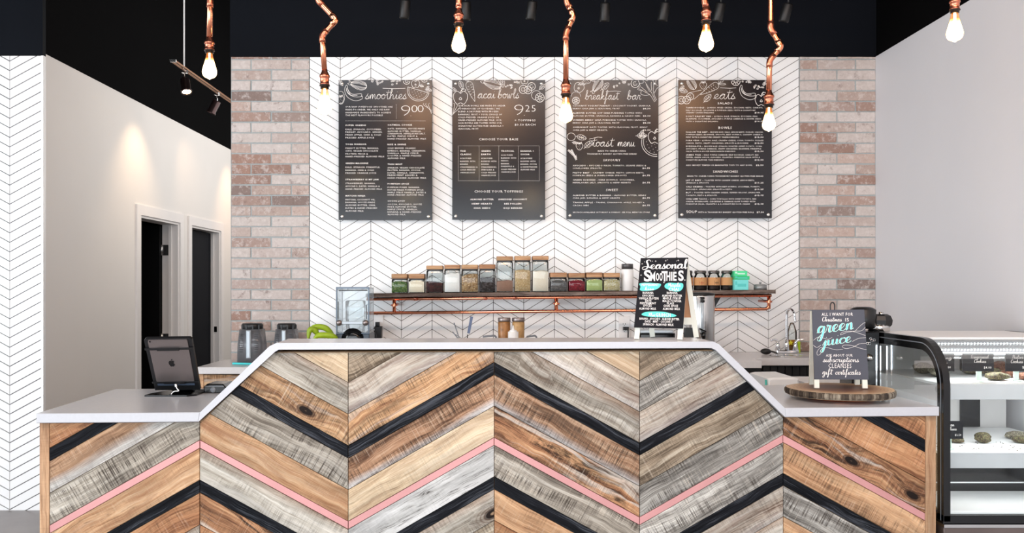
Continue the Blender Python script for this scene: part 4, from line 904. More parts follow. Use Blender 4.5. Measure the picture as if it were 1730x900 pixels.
def pendant(label, path, yf, yb0, yb1, Y):
    """path: pipe pixels top->down; fitting yf..yb0; bulb yb0..yb1"""
    s = Y/F; xb = path[-1][0]; base = P(xb, yb0, Y)
    t = thing('pipe_pendant', label, 'pendant lamp', base, GP)
    top3 = P(path[0][0], path[0][1], Y)
    pts = [Vector((top3.x, Y, 4.998))]+[P(a, b, Y) for a, b in path]
    pts[-1] = P(xb, yf+1, Y)
    if (pts[0]-pts[1]).length < .02: pts.pop(1)
    r = .0122
    mb = MB(); tube(mb, fillet(pts, .022) if len(pts) > 2 else pts, r, 16); mesh_obj('pipe', mb, M_['copper'], t)
    for p in pts[1:-1]:
        i = pts.index(p); mb = MB()
        a = (pts[i-1]-p).normalized(); b = (pts[i+1]-p).normalized()
        tube(mb, fillet([p+a*.032, p, p+b*.032], .022), .0140, 16); mesh_obj('elbow', mb, M_['copper_d'] if i % 2 else M_['copper'], t)
    cz = pts[-1].z; h = cz-base.z; R = .0205*Y/3.95
    mb = MB(); lathe(mb, [(r, .012), (r+.002, .0), (R*.8, -.003), (R*1.12, -.22*h), (R*1.12, -.3*h), (R*.95, -.34*h), (R*.95, -.68*h), (R*1.05, -.72*h), (R*1.05, -.76*h)], (base.x, Y, cz), 28); mesh_obj('socket_cup', mb, M_['copper_d'], t)
    mb = MB(); lathe(mb, [(R*1.0, -.76*h), (R*1.12, -.78*h), (R*1.12, -.84*h), (R*.9, -.86*h), (R*.9, -1.0*h)], (base.x, Y, cz), 28); mesh_obj('lamp_holder', mb, M_['bakelite'], t)
    H = (yb1-yb0)*s; k2 = H/.112
    prof = [(.0130, -.0), (.0150, -.010), (.0185, -.028), (.0250, -.052), (.0305, -.072), (.0312, -.082), (.0280, -.095), (.0195, -.104), (.009, -.108), (.0025, -.1115), (.0001, -.113)]
    prof = [(a*k2 if k2 < 1.2 else a*k2, b*k2) for a, b in prof]
    sm = smooth_pts([Vector((a, b)) for a, b in prof], 3)
    mb = MB(); lathe(mb, [(max(p[0], .0001), p[1]) for p in sm], (0, 0, 0), 28)
    bo = mesh_obj('bulb', mb, M_['bulb'], t, Matrix.Translation(base))
    mb = MB()
    for q in range(5):
        a = q*2*math.pi/5; rr = .009
        tube(mb, [base+Vector((rr*math.cos(a)*.6, rr*math.sin(a)*.6, -.03*k2)), base+Vector((rr*math.cos(a+.6), rr*math.sin(a+.6), -.085*k2))], .0009, 5)
    tube(mb, [base, base+Vector((0, 0, -.035*k2))], .004, 8)
    mesh_obj('filament', mb, M_['filament'], bo)
pendant('straight copper pipe lamp in front of the left corridor opening', [(355, 0), (354, 66)], 66, 90, 134, 3.84)
pendant('zigzag copper pipe lamp whose bulb hangs at the corner of the smoothies board', [(537, 0), (568, 33), (544, 60), (548.5, 120)], 121, 150, 195, 3.98)
pendant('straight copper pipe lamp hanging above the acai bowls board', [(775, 0), (775, 18)], 18, 46, 90, 3.95)
pendant('zigzag copper pipe lamp hanging just left of the breakfast bar board', [(957, 2), (969, 26), (956, 56), (956, 136)], 137, 165, 208, 4.0)
pendant('straight copper pipe lamp above the eats board, left of its zigzag neighbour', [(1190, 0), (1193, 12)], 12, 42, 88, 3.75)
pendant('zigzag copper pipe lamp overlapping the right edge of the eats board', [(1302, 48), (1320, 78), (1300, 102), (1299, 155)], 156, 182, 222, 3.98)
pendant('copper pipe lamp at the top right in front of the white wall', [(1613, -40), (1613, -4)], -4, 22, 71, 3.3)

# ------------------------------------------------------------------ ceiling spots in front of the dark soffit
GS = 'black spotlights over the menu wall'
lens_m = emitm('spot_lens', (1, .86, .7), 1.2)
def spotcan(px, py, lean, label, Y=5.2, tx=0):
    c = P(px, py, Y); t = thing('ceiling_spotlight', label, 'spotlight', c, GS)
    ax = Vector((lean, .35, -1)).normalized(); R = ax.to_track_quat('Z', 'Y').to_matrix()
    mb = MB(); lathe(mb, [(.024, -.052), (.0295, -.046), (.0295, .044), (.0275, .055), (.024, .055), (.022, .046)], c, 24, R); mesh_obj('can', mb, M_['spot_black'], t)
    mb = MB(); lathe(mb, [(.0001, .0462), (.0225, .0462)], c, 20, R); mesh_obj('lens', mb, lens_m, t)
    j = c-ax*.05; mb = MB(); tube(mb, [j+ax*.008, j+Vector((0, 0, .03)), (j.x, j.y, 3.262)], .006, 10); mesh_obj('stem', mb, M_['spot_black'], t)
    spot('menu_spot_light', c+ax*.07, (c.x+tx, 6.0, 1.7), 3.5, (1, .84, .66), 105, 1)
pos = [(684, 15, -.13, 'black can spotlight left of the third pendant, over the smoothies board'), (787, 18, -.02, 'black can spotlight half hidden behind the pendant over the acai board'), (898, 17, -.12, 'black can spotlight right of the acai bowls pendant'), (1022, 20, 0, 'black can spotlight just right of the breakfast bar zigzag pendant'), (1122, 19, -.14, 'black can spotlight above the right side of the breakfast bar board'), (1215, 20, -.16, 'black can spotlight close behind the pendant over the eats board'), (1328, 21, -.2, 'rightmost black can spotlight, right of the eats board')]
for a in pos: spotcan(*a)
tr_ = thing('lighting_track', 'black track out of frame carrying the menu wall spotlights', 'track', (.6, 5.235, 3.26))
mb = MB(); box(mb, -.75, 2.2, 5.18, 5.20, 3.262, 3.29); mesh_obj('rail', mb, M_['spot_black'], tr_)
for x in (-.6, 2.0):
    mb = MB(); tube(mb, [(x, 5.19, 3.28), (x, 5.19, 5)], .005, 8); mesh_obj('rod', mb, M_['spot_black'], tr_)
# corridor track
XT = -2.6
ct = thing('corridor_lighting_track', 'thin twin-rail lighting track hanging in the dark corridor on a pale rod', 'track', (XT, 7.6, 3.32))
za = P(297, 106, 7.25).z
M_['track'] = pm('warm_bronze_rail', srgb(150, 105, 70), .35, .7)
for d in (-.017, .017):
    mb = MB(); box(mb, XT+d-.005, XT+d+.005, 7.2, 11.9, za-.006, za+.006); mesh_obj('rail', mb, M_['track'], ct)
mb = MB(); box(mb, XT-.024, XT+.024, 7.18, 7.2, za-.01, za+.01); mesh_obj('end_cap', mb, M_['steel'], ct)
for y in (7.44, 10.6):
    mb = MB(); tube(mb, [(XT, y, za), (XT, y, 5)], .0075, 8); mesh_obj('hanging_rod', mb, M_['white_pl'], ct)
def trackhead(y, ax, label, lit):
    t = thing('track_spotlight', label, 'spotlight', (XT, y, za-.03), 'spotlights on the corridor track')
    ax = Vector(ax).normalized(); R = ax.to_track_quat('Z', 'Y').to_matrix(); j = Vector((XT, y, za-.085)); c = j+ax*.055
    mb = MB(); box(mb, XT-.022, XT+.022, y-.02, y+.02, za-.034, za-.008, .002); mesh_obj('track_adapter', mb, M_['chrome'], t)
    mb = MB(); tube(mb, [(XT, y, za-.034), (XT, y, za-.085), j+ax*.01], .006, 8); mesh_obj('stem', mb, M_['chrome'], t)
    mb = MB(); lathe(mb, [(.028, -.058), (.038, -.05), (.038, .055), (.045, .062), (.045, .075), (.038, .075), (.036, .066)], c, 24, R); mesh_obj('can', mb, M_['bronze'], t)
    mb = MB(); lathe(mb, [(.0001, .067), (.036, .067)], c, 20, R); mesh_obj('lens', mb, emitm('lit_lens_%d' % lit, (1, .72, .38), 40 if lit else 2), t)
    return c+ax*.085
h1 = trackhead(7.46, (.25, -.35, -1), 'bronze can spotlight on the corridor track with a glowing lens', 1)
h2 = trackhead(8.33, (-.55, .1, -1), 'bronze can spotlight farther along the corridor track, tilted to the wall', 0)
spot('corridor_spot_a', (XT-.02, 7.40, za-.19), (XL, 7.40, 1.6), 42, (1, .70, .42), 84, 1, .02)
spot('corridor_spot_b', h2, (XL, 9.3, 1.5), 9, (1, .62, .34), 90, 1, .03)
spot('corridor_spot_c', (XT, 9.9, za-.15), (XL, 10.1, 1.4), 50, (1, .60, .32), 80, 1, .03)

# ------------------------------------------------------------------ wall shelf with copper rails
TILT = (496.2-490.0)*5.8/F/((1310-624)*5.75/F)
def SZ(x): return HC-(496.0-VY)*5.76/F+TILT*(x-X(624, 5.76))+.001      # top of the shelf
xs0, xs1 = X(618, 5.76), X(1310, 5.76)
shelf = thing('wall_shelf', 'long rough wooden shelf carried on twin copper pipes over the white tile', 'shelf', ((xs0+xs1)/2, 5.98, SZ(0)-.03))
def tbox(mb, x0, x1, y0, y1, dz0, dz1, ch=.002):
    prism(mb, [(x0, SZ(x0)+dz0), (x1, SZ(x1)+dz0), (x1, SZ(x1)+dz1), (x0, SZ(x0)+dz1)], lambda u, w, d: (u, y0+d, w), y1-y0, ch, True)
mb = MB(); tbox(mb, xs0, xs1, 5.75, YB-.001, -.024, 0, .003); mesh_obj('board', mb, M_['shelf_wood'], shelf)
yp = 5.79
def sp_(px, dz): x = X(px, yp); return Vector((x, yp, SZ(x)+dz))
mb = MB(); tube(mb, [sp_(619, -.036), sp_(1303, -.036)], .0105, 14); mesh_obj('upper_pipe', mb, M_['copper'], shelf)
mb = MB(); tube(mb, fillet([sp_(619, -.128), sp_(1299, -.124), sp_(1299, -.038)], .03), .0105, 14); mesh_obj('lower_pipe', mb, M_['copper'], shelf)
for px in (666, 940, 1299):
    mb = MB(); tube(mb, [sp_(px, -.04), sp_(px, -.124)], .0112, 12); mesh_obj('riser_pipe', mb, M_['copper'], shelf)
    mb = MB(); c = sp_(px, -.075); tube(mb, [c, (c.x, YB-.001, c.z)], .009, 10)
    for d in (-.02, .02): tube(mb, [(c.x+d, yp, c.z-.002), (c.x+d*.4, yp, c.z-.002)], .006, 8)
    mesh_obj('tee_fitting', mb, M_['copper_d'], shelf)
for px in (702, 820, 870):
    mb = MB(); a = sp_(px, -.036); tube(mb, [a-Vector((.012, 0, 0)), a+Vector((.012, 0, 0))], .0128, 12); mesh_obj('coupling', mb, M_['copper_d'], shelf)
mb = MB(); x = X(1212, 5.8); prism(mb, [(x, SZ(x)-.0245), (x+.05, SZ(x)-.0245), (x, SZ(x)-.11)], lambda u, w, d: (u, 5.86+d, w), .012); mesh_obj('black_triangle', mb, M_['black_satin'], shelf)  # flat black triangle under the shelf

GC = {
 'herb': granm('green_herb', [(60, 110, 50), (110, 150, 80), (40, 80, 40), (170, 180, 120)], 260),
 'cream': granm('cream_powder', [(236, 230, 212), (232, 226, 210)], 400), 'maroon': granm('dried_cherries', [(64, 22, 26), (90, 40, 40), (50, 30, 32)], 90),
 'whitep': granm('white_powder', [(236, 238, 238), (244, 244, 244)], 400), 'granola': granm('granola', [(176, 140, 96), (210, 180, 136), (140, 104, 70), (226, 204, 168)], 130),
 'cacao': granm('cacao_nibs', [(40, 34, 36), (60, 52, 52), (90, 84, 88)], 110), 'brownp': granm('brown_powder', [(160, 128, 112), (172, 140, 124)], 400),
 'oats': granm('rolled_oats', [(220, 196, 152), (206, 178, 132), (234, 216, 180)], 170), 'ivory': granm('ivory_flakes', [(232, 226, 212), (240, 236, 226)], 400),
 'chia': granm('chia_seeds', [(70, 70, 74), (110, 110, 112), (50, 48, 52), (150, 148, 146)], 420), 'berry': granm('red_berries', [(140, 16, 40), (170, 30, 60), (110, 10, 30)], 150),
 'matcha': granm('pale_green_powder', [(176, 196, 130), (188, 206, 146)], 400), 'seed': granm('hemp_seeds', [(220, 214, 170), (196, 184, 110), (236, 234, 220)], 260),
 'coffee': granm('coffee_beans', [(40, 26, 22), (58, 38, 30), (28, 20, 18)], 110),
}
def canister(px0, px1, pyt, pyl, pyb, cont, fill, label, slope=0):
    Y = 5.86; x0, x1 = X(px0, Y-.05), X(px1, Y-.05); cx = (x0+x1)/2; w = (x1-x0)-.004; zb = SZ(cx)+.0012
    zt = P(0, pyt, Y-.05).z; zl = P(0, pyl, Y-.05).z
    t = thing('glass_canister', label, 'jar', (cx, Y, zb), 'square glass canisters on the wall shelf')
    h = w/2
    mb = MB(); pr = [(h*.93, 0), (h, .006), (h, zl-zb-.008), (h*.93, zl-zb)]; q = h*1.0
    lathe(mb, [(a*1.0, b) for a, b in pr], (cx, Y, zb), 32, sq=9); mesh_obj('jar_body', mb, M_['jar_glass'], t)
    mb = MB(); hh = (zl-zb)*fill; g = h*.94; n = 8; vs = []; rd = random.Random(cont+str(px0))
    for i in range(n+1):
        for j in range(n+1):
            u = -1+2*i/n; v = -1+2*j/n; vs.append((cx+g*u, Y+g*v, zb+.005+hh+slope*u*h+(rd.uniform(-.004, .004)-.01*(u*u)*fill)))
    fs = [(i*(n+1)+j, (i+1)*(n+1)+j, (i+1)*(n+1)+j+1, i*(n+1)+j+1) for i in range(n) for j in range(n)]
    b0 = len(vs); rim = [i*(n+1) for i in range(n+1)]+[n*(n+1)+j for j in range(1, n+1)]+[i*(n+1)+n for i in range(n-1, -1, -1)]+[j for j in range(n-1, 0, -1)]
    for r in rim: vs.append((vs[r][0], vs[r][1], zb+.005))
    m = len(rim)
    for i in range(m): fs.append((rim[i], b0+i, b0+(i+1) % m, rim[(i+1) % m]))
    fs.append(tuple(b0+i for i in range(m)))
    mb.add(vs, fs); mesh_obj('contents', mb, GC[cont], t)
    mb = MB(); lathe(mb, [(h*.97, 0), (h*.97, .007)], (cx, Y, zl-.0005), 24, sq=9, smooth=False); mesh_obj('gasket', mb, M_['black_satin'], t)
    mb = MB(); lh = zt-zl-.006; lathe(mb, [(h*.98, 0), (h*1.02, .003), (h*1.02, lh-.003), (h*.98, lh)], (cx, Y, zl+.0065), 32, sq=10, smooth=False); mesh_obj('lid', mb, M_['lid_wood'], t)
cans = [(660.6, 688.4, 462.6, 472, 495, 'herb', .8, 'short square jar of green herbs, leftmost on the shelf', 0),
 (689.6, 717.6, 462.6, 472, 495, 'cream', .85, 'short square jar of cream powder second from left on the shelf', 0),
 (719.6, 748.6, 448.6, 456.5, 495, 'maroon', .45, 'medium square jar part filled with dark maroon fruit', -.1),
 (750, 777.6, 447.5, 455.5, 495, 'whitep', .82, 'medium square jar of white powder beside the maroon one', .12),
 (779, 808, 447.3, 456, 495, 'granola', .78, 'medium square jar of tan granola', .14),
 (809, 837.4, 446.6, 455.5, 495, 'cacao', .62, 'medium square jar of near black nibs left of the tall jars', 0),
 (838.4, 867, 433, 441.5, 494, 'brownp', .35, 'tall square jar with a little pinkish brown powder', .06),
 (869, 897, 432.4, 441, 493.6, 'oats', .7, 'tall square jar of rolled oats, middle of the tall three', 0),
 (899, 927.4, 432.4, 440.5, 493.6, 'ivory', .66, 'tall square jar of ivory flakes, right of the oats', 0),
 (929, 958.6, 460.6, 469.8, 493.4, 'chia', .75, 'short square jar of dark grey seeds right of the tall jars', 0),
 (960, 989, 461.3, 470.4, 493.4, 'berry', .8, 'short square jar of deep red berries', 0),
 (990, 1018.6, 460.4, 470, 493, 'matcha', .86, 'short square jar of pale green powder', 0),
 (1019.2, 1048, 461, 469.8, 492.6, 'seed', .85, 'short square jar of pale yellow seeds beside the white flask', 0)]
for c in cans: canister(*c)
def zsh(px, Y=5.86): return SZ(X(px, Y-.05))+.0012
# white flask
Y = 5.86; x = X(1059.8, Y); z0 = zsh(1060); zt = P(0, 445.5, Y).z
t = thing('insulated_flask', 'white cylindrical flask with a dark grey lid on the shelf', 'flask', (x, Y, z0))
h = zt-z0; mb = MB(); lathe(mb, [(.036, 0), (.040, .004), (.040, h*.78), (.038, h*.8)], (x, Y, z0), 28); mesh_obj('flask_body', mb, M_['white_pl'], t)
mb = MB(); lathe(mb, [(.0385, h*.8), (.0385, h*.985), (.036, h)], (x, Y, z0), 28); mesh_obj('lid', mb, pm('dark_grey_lid', srgb(82, 80, 82), .35, .4), t)
# kraft-label jars
kraft = pm('kraft_label', srgb(196, 146, 98), .8, var=.05)
def mason(px0, px1, lab, dark, label):
    Y = 5.86; x0, x1 = X(px0, Y-.04), X(px1, Y-.04); cx = (x0+x1)/2; r = (x1-x0)/2; z0 = zsh((px0+px1)/2); zt = P(0, 457, Y).z; h = zt-z0
    t = thing('coffee_jar', label, 'jar', (cx, Y, z0), 'kraft labelled jars on the shelf')
    mb = MB(); lathe(mb, [(r*.9, 0), (r, .006), (r, h*.62), (r*.94, h*.72), (r*.82, h*.78), (r*.82, h*.86)], (cx, Y, z0), 28); mesh_obj('jar_body', mb, M_['jar_glass'], t)
    mb = MB(); lathe(mb, [(r*.86, 0), (r*.93, .006), (r*.93, h*.24), (r*.5, h*.25)], (cx, Y, z0+.002), 24); mesh_obj('beans', mb, GC['coffee'], t)
    mb = MB(); lathe(mb, [(r*.88, h*.86), (r*.9, h*.88), (r*.9, h*.97), (r*.84, h)], (cx, Y, z0), 28); mesh_obj('lid', mb, pm('pewter_lid', srgb(92, 88, 86), .3, .7), t)
    mb = MB()
    def wrap(a, z, o=0): return (cx+(r+.0006+o)*math.sin(a), Y-(r+.0006+o)*math.cos(a), z0+z)
    n = 20; A = 1.75
    vs = [wrap(-A+2*A*i/n, zz) for i in range(n+1) for zz in (h*.25, h*.65)]; mb.add(vs, [(2*i, 2*i+2, 2*i+3, 2*i+1) for i in range(n)], True)
    lo = mesh_obj('label', mb, kraft, t); mb = MB()
    s = lab
    mb.add([wrap(s-.45, h*.47, .0005), wrap(s+.45, h*.47, .0005), wrap(s+.12, h*.6, .0005), wrap(s, h*.65, .0005), wrap(s-.12, h*.6, .0005)], [(0, 1, 2, 3, 4)])
    for zz, hw in ((.42, .4), (.37, .34), (.31, .42)): mb.add([wrap(s-hw, h*(zz-.014), .0005), wrap(s, h*(zz-.014), .0005), wrap(s+hw, h*(zz-.014), .0005), wrap(s+hw, h*(zz+.014), .0005), wrap(s, h*(zz+.014), .0005), wrap(s-hw, h*(zz+.014), .0005)], [(0, 1, 4, 5), (1, 2, 3, 4)])
    mesh_obj('label_emblem', mb, pm('emblem_%s' % dark, srgb(168, 60, 44) if dark == 'red' else srgb(60, 48, 42), .8), lo)
mason(1152, 1173, .5, 'red', 'kraft labelled jar mostly hidden behind the black easel sign')
mason(1174.5, 1196.5, 0, 'red', 'kraft labelled jar with a red mountain emblem nearest the easel sign')
mason(1197.8, 1219, .25, 'brown', 'kraft labelled jar with a dark brown mountain emblem, middle one')
mason(1220.2, 1241, .85, 'red', 'kraft labelled jar touching the green and teal boxes')
# boxes
def card_box(px0, px1, py0, py1, dep, mat, label, stripe, z0):
    Y0 = 5.79; x0, x1 = X(px0, Y0), X(px1, Y0); z1 = z0+(py1-py0)*Y0/F
    t = thing('tea_box', label, 'box', ((x0+x1)/2, Y0+dep/2, z0), 'stacked cartons on the shelf')
    mb = MB(); box(mb, x0, x1, Y0, Y0+dep, z0, z1, .0012); mesh_obj('carton', mb, mat, t)
    mb = MB(); hh = z1-z0
    box(mb, x0+.02, x1-.015, Y0-.0006, Y0, z0+hh*.32, z0+hh*.6); box(mb, x0+.005, x0+.018, Y0-.0006, Y0, z0+hh*.5, z0+hh*.85); mesh_obj('printed_band', mb, stripe, t)
    return z1
green = pm('green_carton', srgb(52, 198, 128), .5); aqua = pm('aqua_carton', srgb(120, 222, 218), .5); lidaq = pm('teal_band', srgb(88, 200, 196), .5); wl = pm('pale_band', srgb(206, 240, 226), .5)
zz = card_box(1240.8, 1264.5, 472.6, 490, .09, aqua, 'aqua carton at the bottom of the stack on the shelf', lidaq, zsh(1252))
zz = card_box(1241, 1266.5, 466, 472, .095, green, 'thin dark green carton between the aqua and the bright green one', lidaq, zz+.0004)
zz = card_box(1240.8, 1262.5, 457.5, 466, .09, pm('bright_green_carton', srgb(74, 222, 150), .5), 'bright green carton on top of the stack on the shelf', wl, zz+.0004)
# small tin
Y = 5.84; x = X(1284.5, Y); z0 = zsh(1285, Y); r = .042
t = thing('small_tin', 'small round grey tin with a knob near the right end of the shelf', 'tin', (x, Y, z0))
tin = pm('grey_tin', srgb(150, 152, 152), .4, .5)
mb = MB(); lathe(mb, [(r, 0), (r, .026), (r*.96, .027)], (x, Y, z0), 28); mesh_obj('tin_body', mb, tin, t)
mb = MB(); lathe(mb, [(r*1.02, .0275), (r*1.02, .034), (r*.6, .037), (.0001, .038)], (x, Y, z0), 28); lathe(mb, [(.004, .037), (.009, .044), (.007, .05), (.0001, .051)], (x, Y, z0), 14); mesh_obj('lid', mb, tin, t)

# ------------------------------------------------------------------ back counters
HL = .994
bc = thing('back_counter_cabinet', 'wooden back counter cabinet behind the tablet with an orange corner post', 'cabinet', (-1.2, 5.7, 0))
mb = MB(); box(mb, -1.80, -.2, 5.47, YB-.006, 0, HL-.045); mesh_obj('carcass', mb, M_['black_satin'], bc)
def xwood(name, x0, x1, y0, z0, z1, mat, parent, t_=.018):
    mb = MB(); hx = (x1-x0)/2; hz_ = (z1-z0)/2; prism(mb, [(-hx, -hz_), (hx, -hz_), (hx, hz_), (-hx, hz_)], lambda u, w, d: (u, d, w), t_, .001); return mesh_obj(name, mb, mat, parent, Matrix.Translation(((x0+x1)/2, y0, (z0+z1)/2)))
xwood('corner_post', -1.815, -1.785, 5.45, 0, HL-.045, M_['post'], bc)
for i in range(7): xwood('plank', -1.783, -.2, 5.452, HL-.046-(i+1)*.13, HL-.048-i*.13, WD['brsaw'] if i % 2 == 0 else WD['orange'], bc)
mb = MB(); box(mb, X(332, 5.43), -.2, 5.43, YB-.0065, HL-.042, HL, .002); o = mesh_obj('back_worktop', mb, M_['quartz_grey']); tag(o, 'pale worktop on the left back counter under the blender jars', 'countertop')
HR = 1.045
sc_ = thing('sink_cabinet', 'black ribbed cabinet under the sink worktop on the right', 'cabinet', (1.2, 5.7, 0))
mb = MB(); box(mb, -.19, X(1286, 5.33), 5.33, YB-.006, 0, HR-.045); box(mb, X(1287, 5.5), 2.50, 5.5, YB-.006, 0, HR-.045); mesh_obj('carcass', mb, M_['black_satin'], sc_)
xwood('end_panel', X(1258, 5.31), X(1286, 5.31), 5.312, 0, HR-.075, WD['dark'], sc_)
for i in range(12):
    xx = X(1289, 5.49)+i*.046
    mb = MB(); box(mb, xx, xx+.042, 5.488, 5.5, .1, HR-.05, .002); mesh_obj('slat', mb, M_['black_satin'], sc_)
mb = MB(); box(mb, -.1995, X(1287, 5.29), 5.29, YB-.0065, HR-.044, HR, .002); box(mb, X(1287, 5.29)+.0005, 2.55, 5.46, YB-.0065, HR-.044, HR, .002)
o = mesh_obj('sink_worktop', mb, M_['quartz_grey']); tag(o, 'pale worktop holding the sink and faucet on the right', 'countertop')
# sink rim + faucet
t = thing('sink', 'round stainless sink set in the right back worktop', 'sink', (X(1335, 5.74), 5.72, HR))
mb = MB(); lathe(mb, [(.19, .0005), (.196, .003), (.18, .006), (.165, .003), (.16, .001)], (0, 0, 0), 40)
mb.v = [(X(1338, 5.66)+v[0]*.72, 5.66+v[1]*.62, HR+v[2]) for v in mb.v]; mesh_obj('rim', mb, M_['steel'], t)
t = thing('faucet', 'chrome gooseneck faucet with two lever handles behind the sink', 'faucet', (X(1329, 5.84), 5.84, HR+.006))
fx = lambda px: X(px, 5.84); fz = lambda py: P(0, py, 5.84).z
mb = MB(); box(mb, fx(1311), fx(1348), 5.815, 5.865, HR+.001, HR+.024, .004); mesh_obj('base_plate', mb, M_['chrome'], t)
mb = MB(); lathe(mb, [(.019, 0), (.014, .04), (.011, .07)], (fx(1329), 5.84, HR+.022), 18); mesh_obj('spout_base', mb, M_['chrome'], t)
mb = MB(); tube(mb, smooth_pts([(fx(1329), 5.84, HR+.07), (fx(1329), 5.84, fz(540)), (fx(1330), 5.835, fz(526)), (fx(1333), 5.81, fz(521.5)), (fx(1336), 5.78, fz(528)), (fx(1337.5), 5.765, fz(543))], 6), .0085, 12); mesh_obj('spout', mb, M_['chrome'], t)
for px, sx in ((1314, -1), (1344, 1)):
    mb = MB(); lathe(mb, [(.019, 0), (.012, .035), (.010, .05)], (fx(px), 5.84, HR+.022), 16)
    tube(mb, smooth_pts([(fx(px), 5.84, HR+.06), (fx(px+sx*1), 5.84, fz(577)), (fx(px+sx*5), 5.835, fz(573.5)), (fx(px+sx*13), 5.83, fz(573 if sx > 0 else 575))], 5), [.009]*6+[.0085]*5+[.007]*5, 10); mesh_obj('lever_handle', mb, M_['chrome'], t)
# soap bottle + things by the sink
x = X(1338, 5.93); t = thing('spray_bottle', 'clear bottle with amber lower half behind the faucet', 'bottle', (x, 5.93, HR+.001))
mb = MB(); lathe(mb, [(.026, 0), (.028, .004), (.028, .085)], (x, 5.93, HR+.001), 20); mesh_obj('amber_liquid', mb, pm('amber', srgb(170, 112, 20), .3), t)
mb = MB(); lathe(mb, [(.03, .0), (.031, .09), (.031, .14), (.018, .18), (.01, .2)], (x, 5.93, HR+.001), 20); mesh_obj('bottle_body', mb, M_['jar_glass'], t)
mb = MB(); cx, cz = X(1336, 5.89), P(0, 579, 5.89).z; st = [(cx+(.018 if i % 2 == 0 else .008)*math.sin(i*math.pi/5), cz+(.018 if i % 2 == 0 else .008)*math.cos(i*math.pi/5)) for i in range(10)]
vs = [(p[0], 5.888, p[1]) for p in st]+[(cx, 5.886, cz)]; mb.add(vs, [(i, (i+1) % 10, 10) for i in range(10)]); prismv = MB()
prismv.add([(p[0], 5.8985, p[1]) for p in st]+[(p[0], 5.888, p[1]) for p in st]+[(cx, 5.885, cz)], [tuple(range(10))]+[(i, (i+1) % 10, 10+(i+1) % 10, 10+i) for i in range(10)]+[(10+i, 10+(i+1) % 10, 20) for i in range(10)])
mesh_obj('star_label', prismv, pm('yellow', srgb(224, 214, 30), .5), t)
x = X(1348.5, 5.92); mb = MB(); box(mb, x-.008, x+.008, 5.90, 5.95, HR+.001, HR+.075, .002); o = mesh_obj('sponge', mb, pm('lime', srgb(176, 210, 40), .8)); tag(o, 'lime green sponge standing right of the faucet', 'sponge')
t = thing('scrub_brush', 'dark scrub brush lying left of the faucet on the worktop', 'brush', (X(1296, 5.75), 5.75, HR+.001))
c = P(1294, 593, 5.75); mb = MB(); lump(mb, (c.x, 5.75, HR+.022), .034, .028, .02, .05, 3); mesh_obj('brush_head', mb, M_['black_satin'], t)
mb = MB(); tube(mb, smooth_pts([(c.x+.02, 5.75, HR+.025), (c.x+.045, 5.74, HR+.02), (c.x+.07, 5.73, HR+.010)], 4), .006, 8); mesh_obj('handle', mb, M_['black_satin'], t)

# blender jars upside down on the left back counter
def bjar(px0, px1, label, Y=5.8):
    cx = (X(px0, Y)+X(px1, Y))/2; r = (X(px1, Y)-X(px0, Y))/2; z0 = HL+.001; zt = P(0, 546, Y).z; zb = P(0, 555.5, Y).z
    t = thing('blender_jar', label, 'blender jar', (cx, Y, z0), 'upturned blender jars on the back counter')
    mb = MB(); lathe(mb, [(r*.9, 0), (r*1.0, .004), (r*.96, (zb-z0)*.55), (r*.84, zb-z0)], (cx, Y, z0), 32, sq=4); mesh_obj('jar_body', mb, M_['blender_glass'], t)
    mb = MB(); lathe(mb, [(r*.70, zb-z0), (r*.76, zb-z0+.004), (r*.76, zt-z0-.006), (r*.7, zt-z0)], (cx, Y, z0), 24)
    for a in range(10):
        q = a*math.pi/5; box(mb, cx+r*.76*math.cos(q)-.004, cx+r*.76*math.cos(q)+.004, Y+r*.76*math.sin(q)-.004, Y+r*.76*math.sin(q)+.004, zb+.001, zt-.008)
    mesh_obj('jar_base', mb, M_['black_satin'], t)
    mb = MB(); box(mb, cx-r*.17, cx+r*.17, Y-r*1.12, Y-r*.86, z0+.03, zb-.005, .006); mesh_obj('handle', mb, M_['silver_pl'], t)
    for sx in (-1, 1):
        mb = MB()
        for i in range(9): box(mb, cx+sx*r*.55-r*.14, cx+sx*r*.55+r*.14, Y-r*.93-.003, Y-r*.93, z0+.07+i*.014, z0+.074+i*.014)
        mesh_obj('measuring_marks', mb, M_['black_satin'], t)
    mb = MB(); lathe(mb, [(r*.62, .004), (r*.66, (zb-z0)*.6), (r*.5, zb-z0-.01)], (cx, Y, z0), 20, sq=4); mesh_obj('inner_wall', mb, M_['blender_glass'], t)
bjar(403.5, 449, 'upturned clear blender jar nearest the doorway, black base on top')
bjar(464, 505, 'upturned clear blender jar partly behind the raised counter corner')
mb = MB(); a = P(394, 606, 5.6); prism(mb, [(a.x, 0), (a.x+.17, -.002), (a.x+.17, .006), (a.x, .012)], lambda u, w, d: (u, 5.58+d, HL+.003+w), .03, .001); o = mesh_obj('turquoise_knife', mb, pm('turquoise', srgb(64, 206, 210), .5)); tag(o, 'turquoise knife lying in front of the blender jars', 'knife')

# bananas
t = thing('banana_bunch', 'bunch of green-yellow bananas behind the raised counter', 'bananas', P(545, 575, 5.5))
ban = pm('green_yellow_peel', srgb(150, 178, 30), .45, var=.25, vs=9)
for i, path in enumerate([[(522, 566), (524, 558), (533, 552.5), (546, 553.5), (556, 561), (561, 568)], [(521, 572), (522, 560), (527, 556), (533, 562), (534, 571)], [(530, 573), (537, 567), (550, 566.5), (563, 569), (568, 574)]]):
    Y = 5.5-.03*i; p = smooth_pts([P(a, b, Y)+Vector((0, .01*j, 0)) for j, (a, b) in enumerate(path)], 5); n = len(p)
    mb = MB(); tube(mb, p, [.019*min(1, .35+2.2*min(j, n-1-j)/n) for j in range(n)], 10); o = mesh_obj('banana', mb, ban, t)
